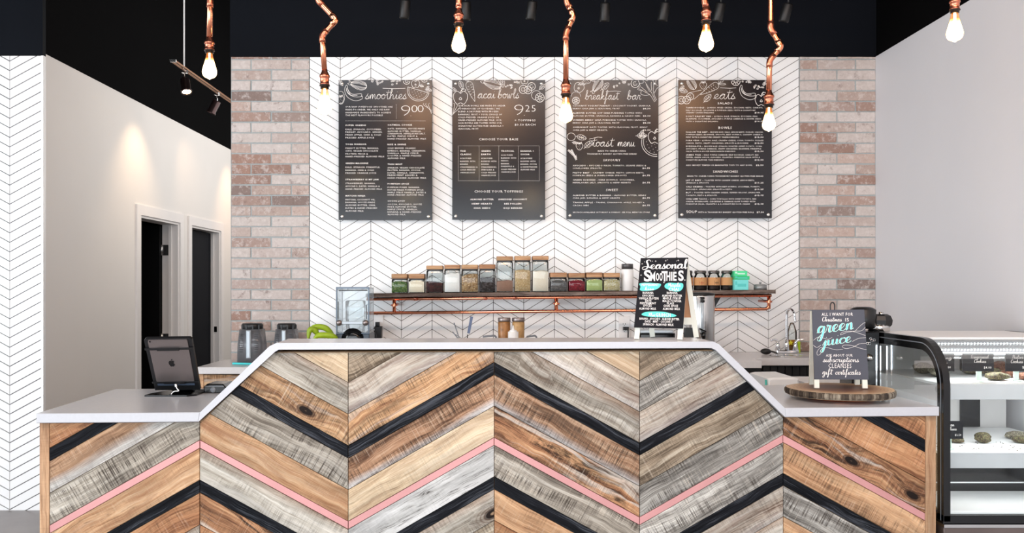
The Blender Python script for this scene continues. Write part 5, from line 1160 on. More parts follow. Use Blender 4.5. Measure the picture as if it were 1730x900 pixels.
# the bunch rests on a crate-like fruit tray hidden by the counter
mb = MB(); lathe(mb, [(.04, 0), (.055, .01), (.075, .098), (.07, .1), (.05, .015), (.0001, .012)], (P(541, 0, 5.5).x, 5.5, HL+.001), 28); o = mesh_obj('fruit_bowl', mb, M_['white_pl']); tag(o, 'white fruit bowl hidden under the bananas', 'bowl')

# quiet blender enclosure
Y0, Y1 = 5.50, 5.74; x0, x1 = X(567.5, Y0), X(624, Y0)
t = thing('enclosed_blender', 'countertop blender under a clear sound cover, silver frame, dark base', 'blender', ((x0+x1)/2, 5.6, HL))
zb = P(0, 564, Y0).z; zt = P(0, 484.5, Y0).z
mb = MB(); box(mb, x0, x1, Y0, Y1, HL+.001, zb, .004); mesh_obj('base', mb, pm('blue_grey_base', srgb(70, 82, 96), .35), t)
mb = MB(); cx = (x0+x1)/2; lathe(mb, [(.0001, .012), (.03, .01), (.07, 0)], (cx, Y0-.001, P(0, 573, Y0).z), 20, Matrix.Rotation(math.pi/2, 3, 'X')); mesh_obj('control_dial', mb, M_['black_gloss'], t)
mb = MB(); box(mb, x0+.004, x1-.004, Y0+.004, Y1-.004, zb+.001, zt-.004, .008); mesh_obj('cover', mb, M_['dome'], t)
mb = MB(); e = .007
for (a, b, c_, d) in ((x0, x0+e, zb, zt), (x1-e, x1, zb, zt), (x0+e, x1-e, zt-e*1.6, zt), (x0+e, x1-e, zb+.001, zb+e)): box(mb, a, b, Y0-.002, Y0+.006, c_, d, .001)
mesh_obj('front_frame', mb, pm('slate_frame', srgb(96, 108, 122), .3, .3), t)
mb = MB(); box(mb, x0+.018, x1-.012, Y0-.0015, Y0+.004, zt-.024, zt-.017); box(mb, x0+.012, x0+.016, Y0-.0015, Y0+.003, zt-.20, zt-.09); box(mb, x1-.02, x1-.016, Y0-.0015, Y0+.003, zt-.20, zt-.11); mesh_obj('seal', mb, M_['black_satin'], t)
zh = P(0, 545, Y0).z
mb = MB(); box(mb, x0+.02, x1-.02, Y0-.016, Y0-.004, zh-.009, zh+.009, .003); mesh_obj('handle_bar', mb, M_['silver_pl'], t)
for sx in (x0+.022, x1-.022):
    mb = MB(); lathe(mb, [(.0001, .02), (.018, .018), (.018, 0)], (sx, Y0-.002, zh), 20, Matrix.Rotation(math.pi/2, 3, 'X')); mesh_obj('pivot', mb, M_['alu'], t)
mb = MB(); lathe(mb, [(.055, 0), (.062, .15), (.06, .2), (.05, .205)], (cx, 5.62, zb+.002), 24, sq=4); mesh_obj('inner_jar', mb, M_['jar_glass'], t)
mb = MB(); e = .004; ya = Y0+.03
for (a, b, c_, d) in ((x0+.032, x0+.032+e, zb+.03, zb+.065), (x1-.032-e, x1-.032, zb+.03, zb+.065), (x0+.032, x1-.032, zb+.026, zb+.032), (x0+.065, x0+.065+e, zb+.03, zb+.062), (x1-.065, x1-.061, zb+.03, zb+.062)): box(mb, a, b, ya, ya+.004, c_, d)
mesh_obj('jar_cradle', mb, M_['grey_pl'], t)

# outlets and plug adaptors
def outlet(px0, px1, py0, py1, label):
    a = P(px0, py0, YB); b = P(px1, py1, YB)
    t = thing('wall_outlet', label, 'outlet', ((a.x+b.x)/2, YB-.006, b.z), 'outlets on the tiled wall')
    mb = MB(); box(mb, a.x, b.x, YB-.007, YB-.0006, b.z, a.z, .0015); mesh_obj('face_plate', mb, M_['white_pl'], t)
    cx = (a.x+b.x)/2; mb = MB()
    for dz in (-.02, .02):
        cz = (a.z+b.z)/2+dz; box(mb, cx-.009, cx-.006, YB-.0076, YB-.0068, cz, cz+.009); box(mb, cx+.006, cx+.009, YB-.0076, YB-.0068, cz, cz+.009); box(mb, cx-.002, cx+.002, YB-.0076, YB-.0068, cz-.008, cz-.003)
    mesh_obj('socket_slots', mb, M_['black_satin'], t); return t
outlet(631, 648, 532, 572, 'white outlet beside the enclosed blender, plugs in it')
outlet(1045, 1064, 534, 572, 'white double outlet left of the black easel sign')
t = thing('power_adaptor', 'black power adaptor plugged in beside the enclosed blender', 'adaptor', P(640, 560, 5.96))
mb = MB(); a = P(633, 551, 5.95); b = P(645, 571, 5.95); box(mb, a.x, b.x, 5.93, YB-.0078, b.z, a.z, .003); a2 = P(634, 544, 5.95); box(mb, a2.x, a2.x+.026, 5.945, YB-.0078, a.z+.001, a2.z, .002); mesh_obj('adaptor_body', mb, M_['black_satin'], t)
mb = MB(); p = [P(636, 549, 5.94), P(631, 556, 5.93), P(628, 563, 5.93), P(630, 571, 5.93), P(632, 580, 5.93)]; tube(mb, smooth_pts(p, 4), .004, 8); p = [P(631, 558, 5.925), P(636, 566, 5.92), P(634, 575, 5.92), P(630, 590, 5.92)]; tube(mb, smooth_pts(p, 4), .004, 8); mesh_obj('cable', mb, M_['black_satin'], t)
t = thing('plug', 'black plug and lead in the outlet left of the easel sign', 'plug', P(1057, 555, 5.97))
mb = MB(); a = P(1053, 552, 5.97); b = P(1062, 557, 5.97); box(mb, a.x, b.x, 5.955, YB-.0078, b.z, a.z, .002); mesh_obj('plug_body', mb, M_['black_satin'], t)
mb = MB(); tube(mb, smooth_pts([P(1058, 554, 5.955), P(1061, 558, 5.95), P(1061, 570, 5.95), P(1061, 590, 5.95)], 4), .005, 8); mesh_obj('lead', mb, M_['black_satin'], t)

# utensils in a holder behind the counter
Yh = 5.45; hx = P(782, 0, Yh).x
mb = MB(); lathe(mb, [(.045, 0), (.05, .004), (.05, .145), (.046, .145), (.046, .01), (.0001, .008)], (hx, Yh, HR-.05), 24)
mb = MB(); lathe(mb, [(.046, 0), (.05, .004), (.05, .10), (.046, .10), (.046, .01), (.0001, .008)], (hx, Yh, HR+.001), 24)
o = mesh_obj('utensil_cup', mb, M_['steel']); tag(o, 'steel utensil cup hidden behind the raised counter', 'utensil cup')
t = thing('spatula', 'spatula with a slate blue handle rising behind the counter', 'utensil', (hx, Yh, HR+.02))
mb = MB(); tube(mb, [P(790, 565, Yh), P(789, 580, Yh), P(787, 592, Yh)], .004, 8); mesh_obj('shank', mb, M_['steel'], t)
mb = MB(); bar(mb, P(791.5, 563, Yh), P(797, 534.5, Yh), (1, 0, 0), .017, .012); mesh_obj('handle', mb, pm('slate_blue', srgb(98, 112, 142), .5), t)
t = thing('tongs', 'thin steel tongs leaning left behind the counter', 'utensil', (hx, Yh, HR+.02))
for a, b in (((767, 545), (776, 572)), ((764.5, 560), (775, 573))):
    mb = MB(); tube(mb, [P(*a, Yh), P(*b, Yh), P(779, 590, Yh)], .0035, 8); mesh_obj('arm', mb, M_['grey_pl'], t)
# two amber jars and squeeze bottle
M_['dressing'] = pm('brown_dressing', srgb(158, 108, 58), .35, var=.35, vs=30); M_['dressing2'] = pm('tan_dressing', srgb(176, 138, 88), .35, var=.25, vs=30)
GZ = 1.045
def dj(px0, px1, m, label):
    Y = 5.5; cx = (X(px0, Y)+X(px1, Y))/2; r = (X(px1, Y)-X(px0, Y))/2; zt = P(0, 536.5, Y).z; h = zt-GZ-.001
    t = thing('dressing_jar', label, 'jar', (cx, Y, GZ+.001), 'dressing jars behind the raised counter')
    mb = MB(); lathe(mb, [(r*.86, 0), (r*.92, .005), (r*.97, h*.88), (r*.9, h*.9)], (cx, Y, GZ+.001), 24); mesh_obj('jar_body', mb, m, t)
    mb = MB(); lathe(mb, [(r*.96, h*.905), (r, h*.92), (r, h*.985), (r*.95, h)], (cx, Y, GZ+.001), 24); mesh_obj('lid', mb, M_['alu'], t)
dj(841, 862.5, M_['dressing'], 'jar of mottled brown dressing with steel lid, the left of two')
dj(865, 886.5, M_['dressing2'], 'jar of tan dressing with steel lid, the right of two')
Y = 5.4; x = P(867, 0, Y).x; t = thing('squeeze_bottle', 'white squeeze bottle with pointed nozzle in front of the dressing jars', 'bottle', (x, Y, GZ+.001)); h = P(0, 560, Y).z-GZ-.001
mb = MB(); lathe(mb, [(.03, 0), (.032, .004), (.032, h)], (x, Y, GZ+.001), 24); mesh_obj('bottle_body', mb, M_['white_pl'], t)
mb = MB(); lathe(mb, [(.024, h), (.022, h+.008), (.009, h+.012), (.006, h+.02), (.003, h+.038)], (x, Y, GZ+.001), 18); mesh_obj('nozzle', mb, M_['white_pl'], t)
for px0, px1, lb in ((816, 838, 'left'), (890, 906, 'right')):
    mb = MB(); tube(mb, smooth_pts([P(px0, 568.5, 5.45), P((px0+px1)/2, 567.5, 5.44), P(px1, 569, 5.45), P(px1+2, 590, 5.45)], 5), .006, 8); o = mesh_obj('ladle_handle', mb, M_['grey_pl']); tag(o, 'thin grey ladle handle just showing %s of the dressing jars' % lb, 'utensil')

# steel urn
Y = 5.46; cx = P(1184, 0, Y).x; r = (1207-1159)/2*Y/F; cx = X(1183, Y); zt = P(0, 497, Y).z; h = zt-HR-.001
t = thing('coffee_urn', 'tall brushed steel coffee urn behind the easel sign', 'urn', (cx, Y, HR+.001))
mb = MB(); lathe(mb, [(r*.96, 0), (r, .01), (r, h-.012), (r*.97, h-.004)], (cx, Y, HR+.001), 40); mesh_obj('urn_body', mb, M_['steel'], t)
mb = MB(); lathe(mb, [(r*.99, h-.004), (r*1.01, h-.002), (r*1.0, h+.006), (r*.7, h+.012), (.0001, h+.014)], (cx, Y, HR+.001), 40); mesh_obj('urn_lid', mb, M_['black_satin'], t)
xg = X(1186, Y-r)
mb = MB(); tube(mb, [(xg, Y-r-.012, P(0, 512, Y-r).z), (xg, Y-r-.012, P(0, 560, Y-r).z)], .008, 10); mesh_obj('sight_glass', mb, M_['silver_pl'], t)
for q in (503.5, 508.5): 
    mb = MB(); tube(mb, [(xg-.012, Y-r-.012, P(0, q, Y-r).z), (xg+.012, Y-r-.012, P(0, q, Y-r).z)], .008, 10); mesh_obj('gauge_cap', mb, M_['black_satin'], t)
mb = MB(); zs = P(0, 563, Y-r).z; tube(mb, [(xg, Y-r+.005, zs), (xg, Y-r-.05, zs)], .012, 10); tube(mb, [(xg, Y-r-.045, zs+.01), (xg, Y-r-.045, zs-.03)], .011, 10); bar(mb, (xg-.026, Y-r-.05, zs+.03), (xg+.012, Y-r-.045, zs+.014), (0, 1, 0), .014, .008); mesh_obj('tap', mb, M_['black_gloss'], t)
# dark appliance seen under the easel sign
Y = 5.6; a = P(1080, 545, Y); b = P(1141, 571, Y)
t = thing('countertop_grill', 'low black appliance seen between the legs of the easel sign', 'appliance', ((a.x+b.x)/2, Y, HR+.001))
mb = MB(); box(mb, a.x, b.x, Y, Y+.22, HR+.001, P(0, 563, Y).z, .01); mesh_obj('housing', mb, M_['black_gloss'], t)
mb = MB(); box(mb, a.x+.01, b.x-.01, Y+.004, Y+.2, P(0, 562.6, Y).z, P(0, 557.5, Y).z, .004); mesh_obj('steel_plate', mb, M_['silver_pl'], t)
t = thing('small_grinder', 'small black ribbed box beside the urn behind the easel sign', 'appliance', P(1161, 571, 5.3))
a = P(1154.5, 553, 5.35); b = P(1169, 571, 5.35)
mb = MB(); box(mb, a.x, b.x, 5.3, 5.34, HR+.001, a.z, .002); mesh_obj('housing', mb, M_['black_satin'], t)

# ------------------------------------------------------------------ tablet on a stand
t = thing('tablet_stand', 'grey tablet seen from behind, held in a black counter stand', 'tablet', (-1.45, 4.06, ZS+.0005))
bl, br = P(262, 659, 4.02), P(338, 658, 4.0); tl, tr2 = P(242.5, 572, 3.86), P(323.4, 570.6, 3.84)
qf = lambda s, w, d: (bl*(1-s)*(1-w)+br*s*(1-w)+tr2*s*w+tl*(1-s)*w)+nrm_*d
nrm_ = (br-bl).cross(tl-bl).normalized(); nrm_ = nrm_ if nrm_.y > 0 else -nrm_
mb = MB(); prism(mb, [(0, 0), (1, 0), (1, .97), (.96, 1), (.04, 1), (0, .97)], lambda u, w, d: qf(u, w, d), .014); mesh_obj('case_frame', mb, M_['black_satin'], t)
mb = MB(); prism(mb, [(.085, .20), (.10, .165), (.90, .165), (.915, .2), (.915, .95), (.90, .98), (.10, .98), (.085, .95)], lambda u, w, d: qf(u, w, d-.004), .004); tab = mesh_obj('tablet_back', mb, M_['alu'], t)
mb = MB(); prism(mb, [(.09, .10), (.91, .10), (.91, .163), (.09, .163)], lambda u, w, d: qf(u, w, d-.003), .003); mesh_obj('reflection_band', mb, pm('blue_grey_reflection', srgb(66, 76, 92), .3), t)  # dark bluish reflection on the tablet back, painted as a flat band
for w0, w1 in ((.80, .835), (.155, .185)):
    mb = MB(); prism(mb, [(-.01, w0), (1.01, w0), (1.01, w1), (-.01, w1)], lambda u, w, d: qf(u, w, d-.008), .005); prism(mb, [(.25, w0-.008), (.72, w0-.008), (.72, w1+.008), (.25, w1+.008)], lambda u, w, d: qf(u, w, d-.0105), .0025); mesh_obj('clamp_bar', mb, M_['black_satin'], t)
# fruit emblem
mb = MB(); ac = (.50, .54); ap = [(0,.62),(.25,.78),(.55,.72),(.75,.48),(.58,.25),(.55,-.1),(.82,-.35),(.55,-.85),(.25,-1.0),(0,-.9),(-.25,-1.0),(-.6,-.7),(-.85,-.05),(-.75,.5),(-.4,.76),(-.15,.7)]
A = [(p.x, p.y) for p in smooth_pts([Vector(q) for q in ap], 3, True)[:-1]]
mb.add([qf(ac[0]+p[0]*.075, ac[1]+p[1]*.062, -.0055) for p in A], [tuple(range(len(A)))])
lf_ = [(p.x, p.y) for p in smooth_pts([Vector(q) for q in [(0, .8), (.05, 1.1), (.32, 1.38), (.3, 1.05)]], 3, True)[:-1]]
mb.add([qf(ac[0]+p[0]*.075, ac[1]+p[1]*.062, -.0055) for p in lf_], [tuple(range(len(lf_)))])
mesh_obj('emblem', mb, M_['black_gloss'], tab)
mb = MB(); c = qf(.13, .955, -.0055); lathe(mb, [(.0001, 0), (.004, 0)], c, 10, nrm_.to_track_quat('Z', 'Y').to_matrix()); mesh_obj('camera_lens', mb, M_['black_gloss'], tab)
mb = MB(); bx0, bx1 = P(250, 0, 3.97).x, P(336, 0, 4.0).x
prism(mb, [(bx0, 3.93), (bx1-.03, 3.93), (bx1+.0, 3.97), (bx1+.0, 4.15), (bx0+.05, 4.17), (bx0, 4.0)], lambda u, w, d: (u, w, ZS+.007-d), .0065); mesh_obj('stand_base', mb, M_['black_gloss'], t)
mb = MB(); bar(mb, (bl+br)/2+Vector((0, .012, .01)), ((bl.x+br.x)/2, 4.10, ZS+.008), (1, 0, 0), .10, .008); mesh_obj('stand_neck', mb, M_['black_gloss'], t)
mb = MB(); tube(mb, smooth_pts([P(297, 651, 3.98), P(299, 656, 3.96), P(302, 660, 3.95), P(294, 661, 3.95), P(289, 666, 3.945)], 5), .0022, 8); tube(mb, [P(297, 648, 3.985), P(297.5, 653, 3.975)], .005, 8); mesh_obj('charging_cable', mb, M_['white_pl'], t)
# card reader
t = thing('card_reader', 'black card reader lying right of the tablet beside the raised counter', 'card reader', P(364, 663, 4.1))
c = P(374, 660, 4.15); mb = MB(); prism(mb, [(c.x-.05, ZS+.001), (c.x+.045, ZS+.001), (c.x+.05, ZS+.025), (c.x+.035, ZS+.042), (c.x-.04, ZS+.042), (c.x-.054, ZS+.028)], lambda u, w, d: (u, 4.06+d, w), .14, .004, True); mesh_obj('housing', mb, M_['black_gloss'], t)
mb = MB(); lathe(mb, [(.0001, .003), (.012, .002), (.013, 0)], (c.x-.01, 4.0595, ZS+.016), 16, Matrix.Rotation(math.pi/2, 3, 'X')); box(mb, c.x-.046, c.x+.04, 4.056, 4.0595, ZS+.030, ZS+.034); mesh_obj('trim', mb, M_['grey_pl'], t)

# ------------------------------------------------------------------ easel signs
def easel(label, px, Yq, legs, rear, mat, draw, loop=False):
    """px: photo TL,TR,BR,BL of the board, Yq depths; legs: foot pixels+depth (L,R); rear feet (L,R)"""
    Q = [P(*p, y) for p, y in zip(px, Yq)]; fl = [P(*p) for p in legs]; rf = [P(*p) for p in rear]
    base = (fl[0]+fl[1])/2; t = thing('easel_sign', label, 'sign', base)
    a, b, c, d = Q; nrm = (d-a).cross(b-a).normalized(); nrm = -nrm if nrm.y > 0 else nrm
    mb = MB(); vs = [p for p in Q]+[p-nrm*.006 for p in Q]; mb.add(vs, [(0, 3, 2, 1), (4, 5, 6, 7), (0, 1, 5, 4), (1, 2, 6, 5), (2, 3, 7, 6), (3, 0, 4, 7)]); mesh_obj('board', mb, mat, t)
    side = (b-a).normalized(); w = .021; back = nrm*-.0125
    tops = [a+side*.0115+(d-a)*.01, b-side*.0115+(c-b)*.01]
    for tp, ft in zip(tops, fl):
        mb = MB(); bar(mb, tp+back, ft+back*1.0, side, w, .011); mesh_obj('front_leg', mb, M_['frame_wood'], t)
    tb = [p+back*2.3 for p in tops]
    for tp, ft in zip(tb, rf):
        mb = MB(); bar(mb, tp, ft, side, w, .011); mesh_obj('rear_leg', mb, M_['frame_wood'], t)
    lerp = lambda s, k: tb[s]*(1-k)+rf[s]*k
    mb = MB(); bar(mb, lerp(0, .79), lerp(1, .79), (0, 0, 1), .03, .008); bar(mb, lerp(0, .05), lerp(1, .05), (0, 0, 1), .03, .008); mesh_obj('rear_rail', mb, M_['frame_wood'], t)
    mb = MB(); o = -nrm*.002; mb.add([lerp(0, .05)+o, lerp(1, .05)+o, lerp(1, .75)+o, lerp(0, .75)+o, lerp(0, .05)+o*3, lerp(1, .05)+o*3, lerp(1, .75)+o*3, lerp(0, .75)+o*3], [(0, 3, 2, 1), (4, 5, 6, 7), (0, 1, 5, 4), (1, 2, 6, 5), (2, 3, 7, 6), (3, 0, 4, 7)]); mesh_obj('rear_panel', mb, M_['ply'], t)
    if loop:
        m = (a+b)/2+Vector((-.02, .012, 0)); hh = .03; mb = MB(); tube(mb, smooth_pts([m+Vector((-.009, 0, -.01)), m+Vector((-.0095, 0, hh*.6)), m+Vector((-.006, 0, hh*.95)), m+Vector((0, 0, hh*1.05)), m+Vector((.006, 0, hh*.95)), m+Vector((.0095, 0, hh*.6)), m+Vector((.009, 0, -.01))], 4), .0028, 8); mesh_obj('hanging_loop', mb, M_['black_satin'], t)
    f = plane(*px, Q, .0006); draw(t, f)
def blob(mb, pts, f, o):
    A = smooth_pts([Vector(p) for p in pts], 4, True)[:-1]; c = (sum(p.x for p in A)/len(A), sum(p.y for p in A)/len(A))
    vs = [f(p.x, p.y, o) for p in A]+[f(*c, o)]; n = len(A); mb.add(vs, [(i, (i+1) % n, n) for i in range(n)])
def draw_green(t, f):
    W_ = MB(); T = MB()
    cv = lambda pts, w=.45, thick=None: ribbon(W_, smooth_pts([Vector(p) for p in pts], 6), w, f, thick, 0)
    text(W_, 'ALL I WANT FOR', 1388, 1441, 533.3, 5.2, f, .006)
    script(W_, 'Christmas', 1389.5, 1422, 542.8, 3.6, f, .5, 1.1); text(W_, 'IS', 1428, 1434, 543, 5.6, f, 0)
    for mb_, w, th, o in ((W_, 1.3, 4.2, 0), (T, .5, 2.9, .0005)):
        script(mb_, 'green', 1380, 1442, 564, 12, f, w*.75, th, -.13, o)
        script(mb_, 'juice', 1387, 1438, 585, 9.5, f, w*.7, th*.9, -.14, o)
    cv([(1444, 560), (1452, 552), (1459, 546), (1462, 545.5)]); cv([(1462, 553), (1455, 559), (1444, 559.5), (1430, 562), (1420, 566), (1424, 561), (1440, 560), (1462, 567)])
    cv([(1440, 577), (1450, 572), (1463, 570.5)]); cv([(1374, 575), (1382, 569.5), (1390, 571), (1399, 573), (1406, 570)]); cv([(1374, 583), (1380, 587), (1387, 583)])
    cv([(1464, 580), (1452, 581), (1442, 586), (1430, 589), (1423, 586), (1427, 583), (1440, 584), (1452, 588), (1464, 591)])
    cv([(1390, 590), (1386, 598), (1381, 600), (1380.5, 594), (1387, 587), (1398, 587.5), (1412, 591), (1424, 590)])
    text(W_, 'ASK ABOUT OUR', 1395.5, 1440.5, 602.5, 4.2, f, .006)
    script(W_, 'subscriptions', 1390, 1451, 611.5, 4.2, f, .5, 1.2); text(W_, 'CLEANSES', 1399.5, 1438.5, 621.7, 7.6, f, .0)
    script(W_, 'gift', 1389, 1407, 632.5, 4.6, f, .5, 1.3); script(W_, 'certificates', 1411, 1454, 632.5, 4.4, f, .5, 1.3)
    mesh_obj('lettering', W_, M_['print'], t); mesh_obj('teal_lettering', T, M_['teal_hi'], t)
# wood slab stand on the right counter
sx, sy = P(1419, 0, 3.87).x, 3.87
rs = thing('log_slice_stand', 'round bark-edged log slice on a copper foot on the right counter', 'cake stand', (sx, sy, ZS+.001))
mb = MB(); lathe(mb, [(.13, 0), (.135, .004), (.135, .012), (.12, .0155)], (sx, sy, ZS+.001), 40); mesh_obj('copper_foot', mb, M_['copper'], rs)
k = N('log_slice_top'); tc = k.n('ShaderNodeTexCoord'); v = tc.outputs['Object']; ln = k.n('ShaderNodeVectorMath', operation='LENGTH'); nz = k.noise(v, 6, 4, .6); 
mp = k.n('ShaderNodeMapping'); mp.inputs['Scale'].default_value = (1, 1, 0); k.l(v, mp.inputs[0]); k.l(mp.outputs[0], ln.inputs[0])
rr = k.math('ADD', ln.outputs['Value'], k.fr(nz, 0, 1, -.03, .03)); base_c = k.ramp(k.fr(rr, 0, .235, 0, 1), [(0, srgb(84, 54, 44)), (.5, srgb(112, 74, 58)), (.72, srgb(176, 136, 100)), (1, srgb(212, 184, 148))])
sn = k.math('SINE', k.math('MULTIPLY', rr, 420), 0); base_c = k.mix(k.fr(sn, .2, 1, 0, .25), base_c, srgb(70, 46, 36)); k.l(base_c, k.b.inputs['Base Color']); k.b.inputs['Roughness'].default_value = .45
slice_m = k.m
R0 = 88*3.87/F; rd = random.Random(4); ph = [rd.uniform(0, 6.28) for _ in range(5)]
def ring(kr, z): return [(kr*R0*(1+.012*math.sin(2*a+ph[0])+.008*math.sin(5*a+ph[1])+.005*math.sin(11*a+ph[2]))*math.cos(a), kr*R0*(1+.012*math.sin(2*a+ph[0])+.008*math.sin(5*a+ph[1]))*math.sin(a), z) for a in [2*math.pi*i/72 for i in range(72)]]
def rings_mesh(rs_, capb, capt):
    mb = MB(); n = 72; vs = [p for r in rs_ for p in r]; fs = []
    for i in range(len(rs_)-1):
        for j in range(n): fs.append((i*n+j, i*n+(j+1) % n, (i+1)*n+(j+1) % n, (i+1)*n+j))
    if capb: fs.append(tuple(range(n))[::-1])
    if capt: fs.append(tuple(range((len(rs_)-1)*n, len(rs_)*n)))
    mb.add(vs, fs); return mb
mesh_obj('wood_disc', rings_mesh([ring(.965, 0), ring(.965, .029)], True, True), slice_m, rs, Matrix.Translation((sx, sy, ZS+.0168)))
k = N('bark'); v = k.coords('Object'); n1 = k.noise(v, 60, 5, .7); mpv = k.coords('Object', (60, 60, 4)); n2 = k.noise(mpv, 1, 4, .6)
k.l(k.ramp(k.fr(n2, .35, .65, 0, 1), [(0, srgb(36, 28, 24)), (.5, srgb(84, 72, 60)), (1, srgb(150, 140, 124))]), k.b.inputs['Base Color']); k.b.inputs['Roughness'].default_value = .9; k.bump(n2, .8, .004)
mesh_obj('bark_edge', rings_mesh([ring(.966, .001), ring(.985, .003), ring(1, .012), ring(.995, .024), ring(.966, .0285)], False, False), k.m, rs, Matrix.Translation((sx, sy, ZS+.0168)))
zsl = ZS+.0168+.0295
def onz(px, py_dummy, Y, z): return (px, VY+(HC-z)*F/Y, Y)
easel('grey easel sign lettered green juice standing on the log slice', ((1372, 523.4), (1460, 522.7), (1467.5, 641), (1376, 640.5)), (3.87, 3.86, 3.815, 3.825),
      [onz(1381.2, 0, 3.815, zsl+.006), onz(1463, 0, 3.805, zsl+.006)], [onz(1371, 0, 3.96, zsl+.006), onz(1448, 0, 3.95, zsl+.006)], M_['chalk_grey'], draw_green, True)
def draw_seasonal(t, f):
    W_ = MB(); T = MB()
    for pts in ([(1080, 480), (1084, 478.5), (1092, 478), (1104, 478.5), (1116.5, 480), (1114, 486), (1107, 490), (1098, 491.5), (1086, 492), (1081, 490), (1082, 485)], [(1124, 481), (1130, 478), (1142, 478.5), (1152, 478.5), (1154.5, 482), (1153, 488), (1147, 492.5), (1136, 492), (1126, 488), (1123, 485)], [(1084, 531), (1092, 527.5), (1106, 526.5), (1122, 527), (1136, 530), (1143, 533), (1134, 535.5), (1118, 536), (1100, 535.5), (1088, 534)]):
        T = MB(); blob(T, pts, f, -.0002); mesh_obj('teal_brush_mark', T, M_['teal'], t)
    script(W_, 'Seasonal', 1085, 1161, 454.5, 7.2, f, .8, 2.9, -.015)
    for ch, x0, x1, yt, yb in (('S', 1088, 1100, 457, 475), ('M', 1099, 1107, 461, 474.5), ('O', 1108.5, 1113.5, 462, 474), ('O', 1114.5, 1119.5, 462, 474), ('T', 1118, 1128, 459, 475), ('H', 1126, 1132.5, 460, 474), ('I', 1134, 1136, 460, 474), ('E', 1137.5, 1143, 460, 474), ('S', 1146, 1155, 458, 474)): text(W_, ch, x0, x1, yb, yb-yt, f, .028)
    text(W_, 'PEPPERMINT', 1084, 1113, 483.6, 4.0, f, .02); script(W_, 'kiss', 1089, 1105, 490.5, 2.6, f, .5, 1.0)
    script(W_, 'Maple', 1129, 1150, 484.3, 3, f, .5, 1.1); text(W_, 'CHAI', 1130, 1147, 491.6, 5, f, .015)
    off = (1065, 495); s = 10.59
    for s_, xa, xb, yb in (('BANANA', 222, 415, 20), ('AVOCADO', 213, 420, 71), ('VANILLA PROTEIN', 150, 505, 120), ('DATE', 265, 378, 162), ('PEPPERMINT', 172, 462, 207), ('SPICES', 230, 383, 250), ('ALMOND MILK', 158, 462, 303),
                           ('BANANA', 655, 845, 18), ('ALMOND BUTTER', 570, 925, 70), ('MAPLE SYRUP', 585, 905, 117), ('MACA POWDER', 580, 912, 163), ('FLAX', 658, 785, 205), ('CHAI SPICE', 593, 852, 250), ('ALMOND MILK', 582, 890, 303),
                           ('BANANA · AVOCADO · ALMOND BUTTER', 165, 875, 483), ('DATE · MINT · COCONUT', 262, 755, 530), ('SPINACH · ALMOND MILK', 228, 775, 582)): text(W_, s_, off[0]+xa/s, off[0]+xb/s, off[1]+yb/s, 3.5, f, .014)
    script(W_, 'The', 1095, 1107, 534.5, 2.6, f, .5, 1.1); text(W_, 'GRINCH', 1108, 1133, 534.8, 5.4, f, .012)
    for x, y, r in ((1085, 445.5, .9), (1108, 441, 1), (1125, 440.5, 1), (1146, 440, 1.1), (1083, 465, .9), (1107, 459.5, .7), (1158.5, 454, 1), (1139, 456.5, .7), (1157, 473.5, .9), (1122, 477.5, .9), (1102, 441, .5), (1089, 442, .4), (1128, 439, .4), (1143, 441, .4)):
        disc(W_, x, y, r*.6, f, 8)
        for a in (0, 90): 
            ca, sa = math.cos(math.radians(a)), math.sin(math.radians(a)); ribbon(W_, [(x-ca*r*1.5, y-sa*r*1.5), (x+ca*r*1.5, y+sa*r*1.5)], .3, f)
    mesh_obj('lettering', W_, M_['print'], t)
zc2 = ZC+.0005+.005
easel('black easel sign lettered Seasonal Smoothies standing on the raised counter', ((1082.4, 435.8), (1162.8, 434.9), (1154, 554.4), (1071, 552.6)), (3.745, 3.70, 3.63, 3.672),
      [onz(1075.2, 0, 3.67, zc2), onz(1148.5, 0, 3.628, zc2)], [onz(1102.5, 0, 3.80, zc2), onz(1176.5, 0, 3.765, zc2)], M_['chalk_black'], draw_seasonal)

# ------------------------------------------------------------------ juicer behind the grey sign
t = thing('commercial_juicer', 'tall black juicer with two dark lids between the sign and the display case', 'juicer', (1.74, 4.28, ZS+.001))
Y = 4.2; a = P(1440, 0, Y).x; b = P(1487, 0, Y).x
mb = MB(); box(mb, a, b, Y, Y+.16, ZS+.001, P(0, 560, Y).z, .006); mesh_obj('motor_body', mb, M_['black_gloss'], t)
mb = MB(); c = P(1474, 0, Y).x
lathe(mb, [(.045, 0), (.06, .01), (.064, .06), (.058, .068), (.06, .09), (.045, .1), (.03, .104)], (c-.012, Y+.08, P(0, 556, Y).z), 28); mesh_obj('hopper_lid', mb, M_['black_satin'], t)
mb = MB(); c2 = P(1501, 0, Y).x; lathe(mb, [(.045, 0), (.052, .008), (.055, .03), (.046, .05), (.03, .058)], (c2, Y+.08, P(0, 552, Y).z), 8, smooth=False); mesh_obj('pulp_lid', mb, M_['black_satin'], t)
mb = MB(); lathe(mb, [(.05, 0), (.05, .034)], (P(1497, 0, Y).x, Y+.08, P(0, 560.5, Y).z), 28); lathe(mb, [(.012, 0), (.012, .02)], (c2, Y+.08, P(0, 535, Y).z), 12); mesh_obj('steel_collar', mb, M_['steel'], t)
mb = MB(); box(mb, b-.002, b+.004, Y-.001, Y+.01, ZS+.001, P(0, 584, Y).z); box(mb, P(1479, 0, Y).x, P(1481.5, 0, Y).x, Y-.004, Y-.0005, ZS+.02, P(0, 582, Y).z); mesh_obj('side_trim', mb, M_['chrome'], t)
mb = MB()
for px, py in ((1469, 580), (1473, 575), (1471, 572), (1477, 574), (1465.5, 580)):
    c = P(px, py, Y-.001); tube(mb, [(c.x+.006*math.cos(q*math.pi/4), c.y, c.z+.006*math.sin(q*math.pi/4)) for q in range(9)], .0012, 5)
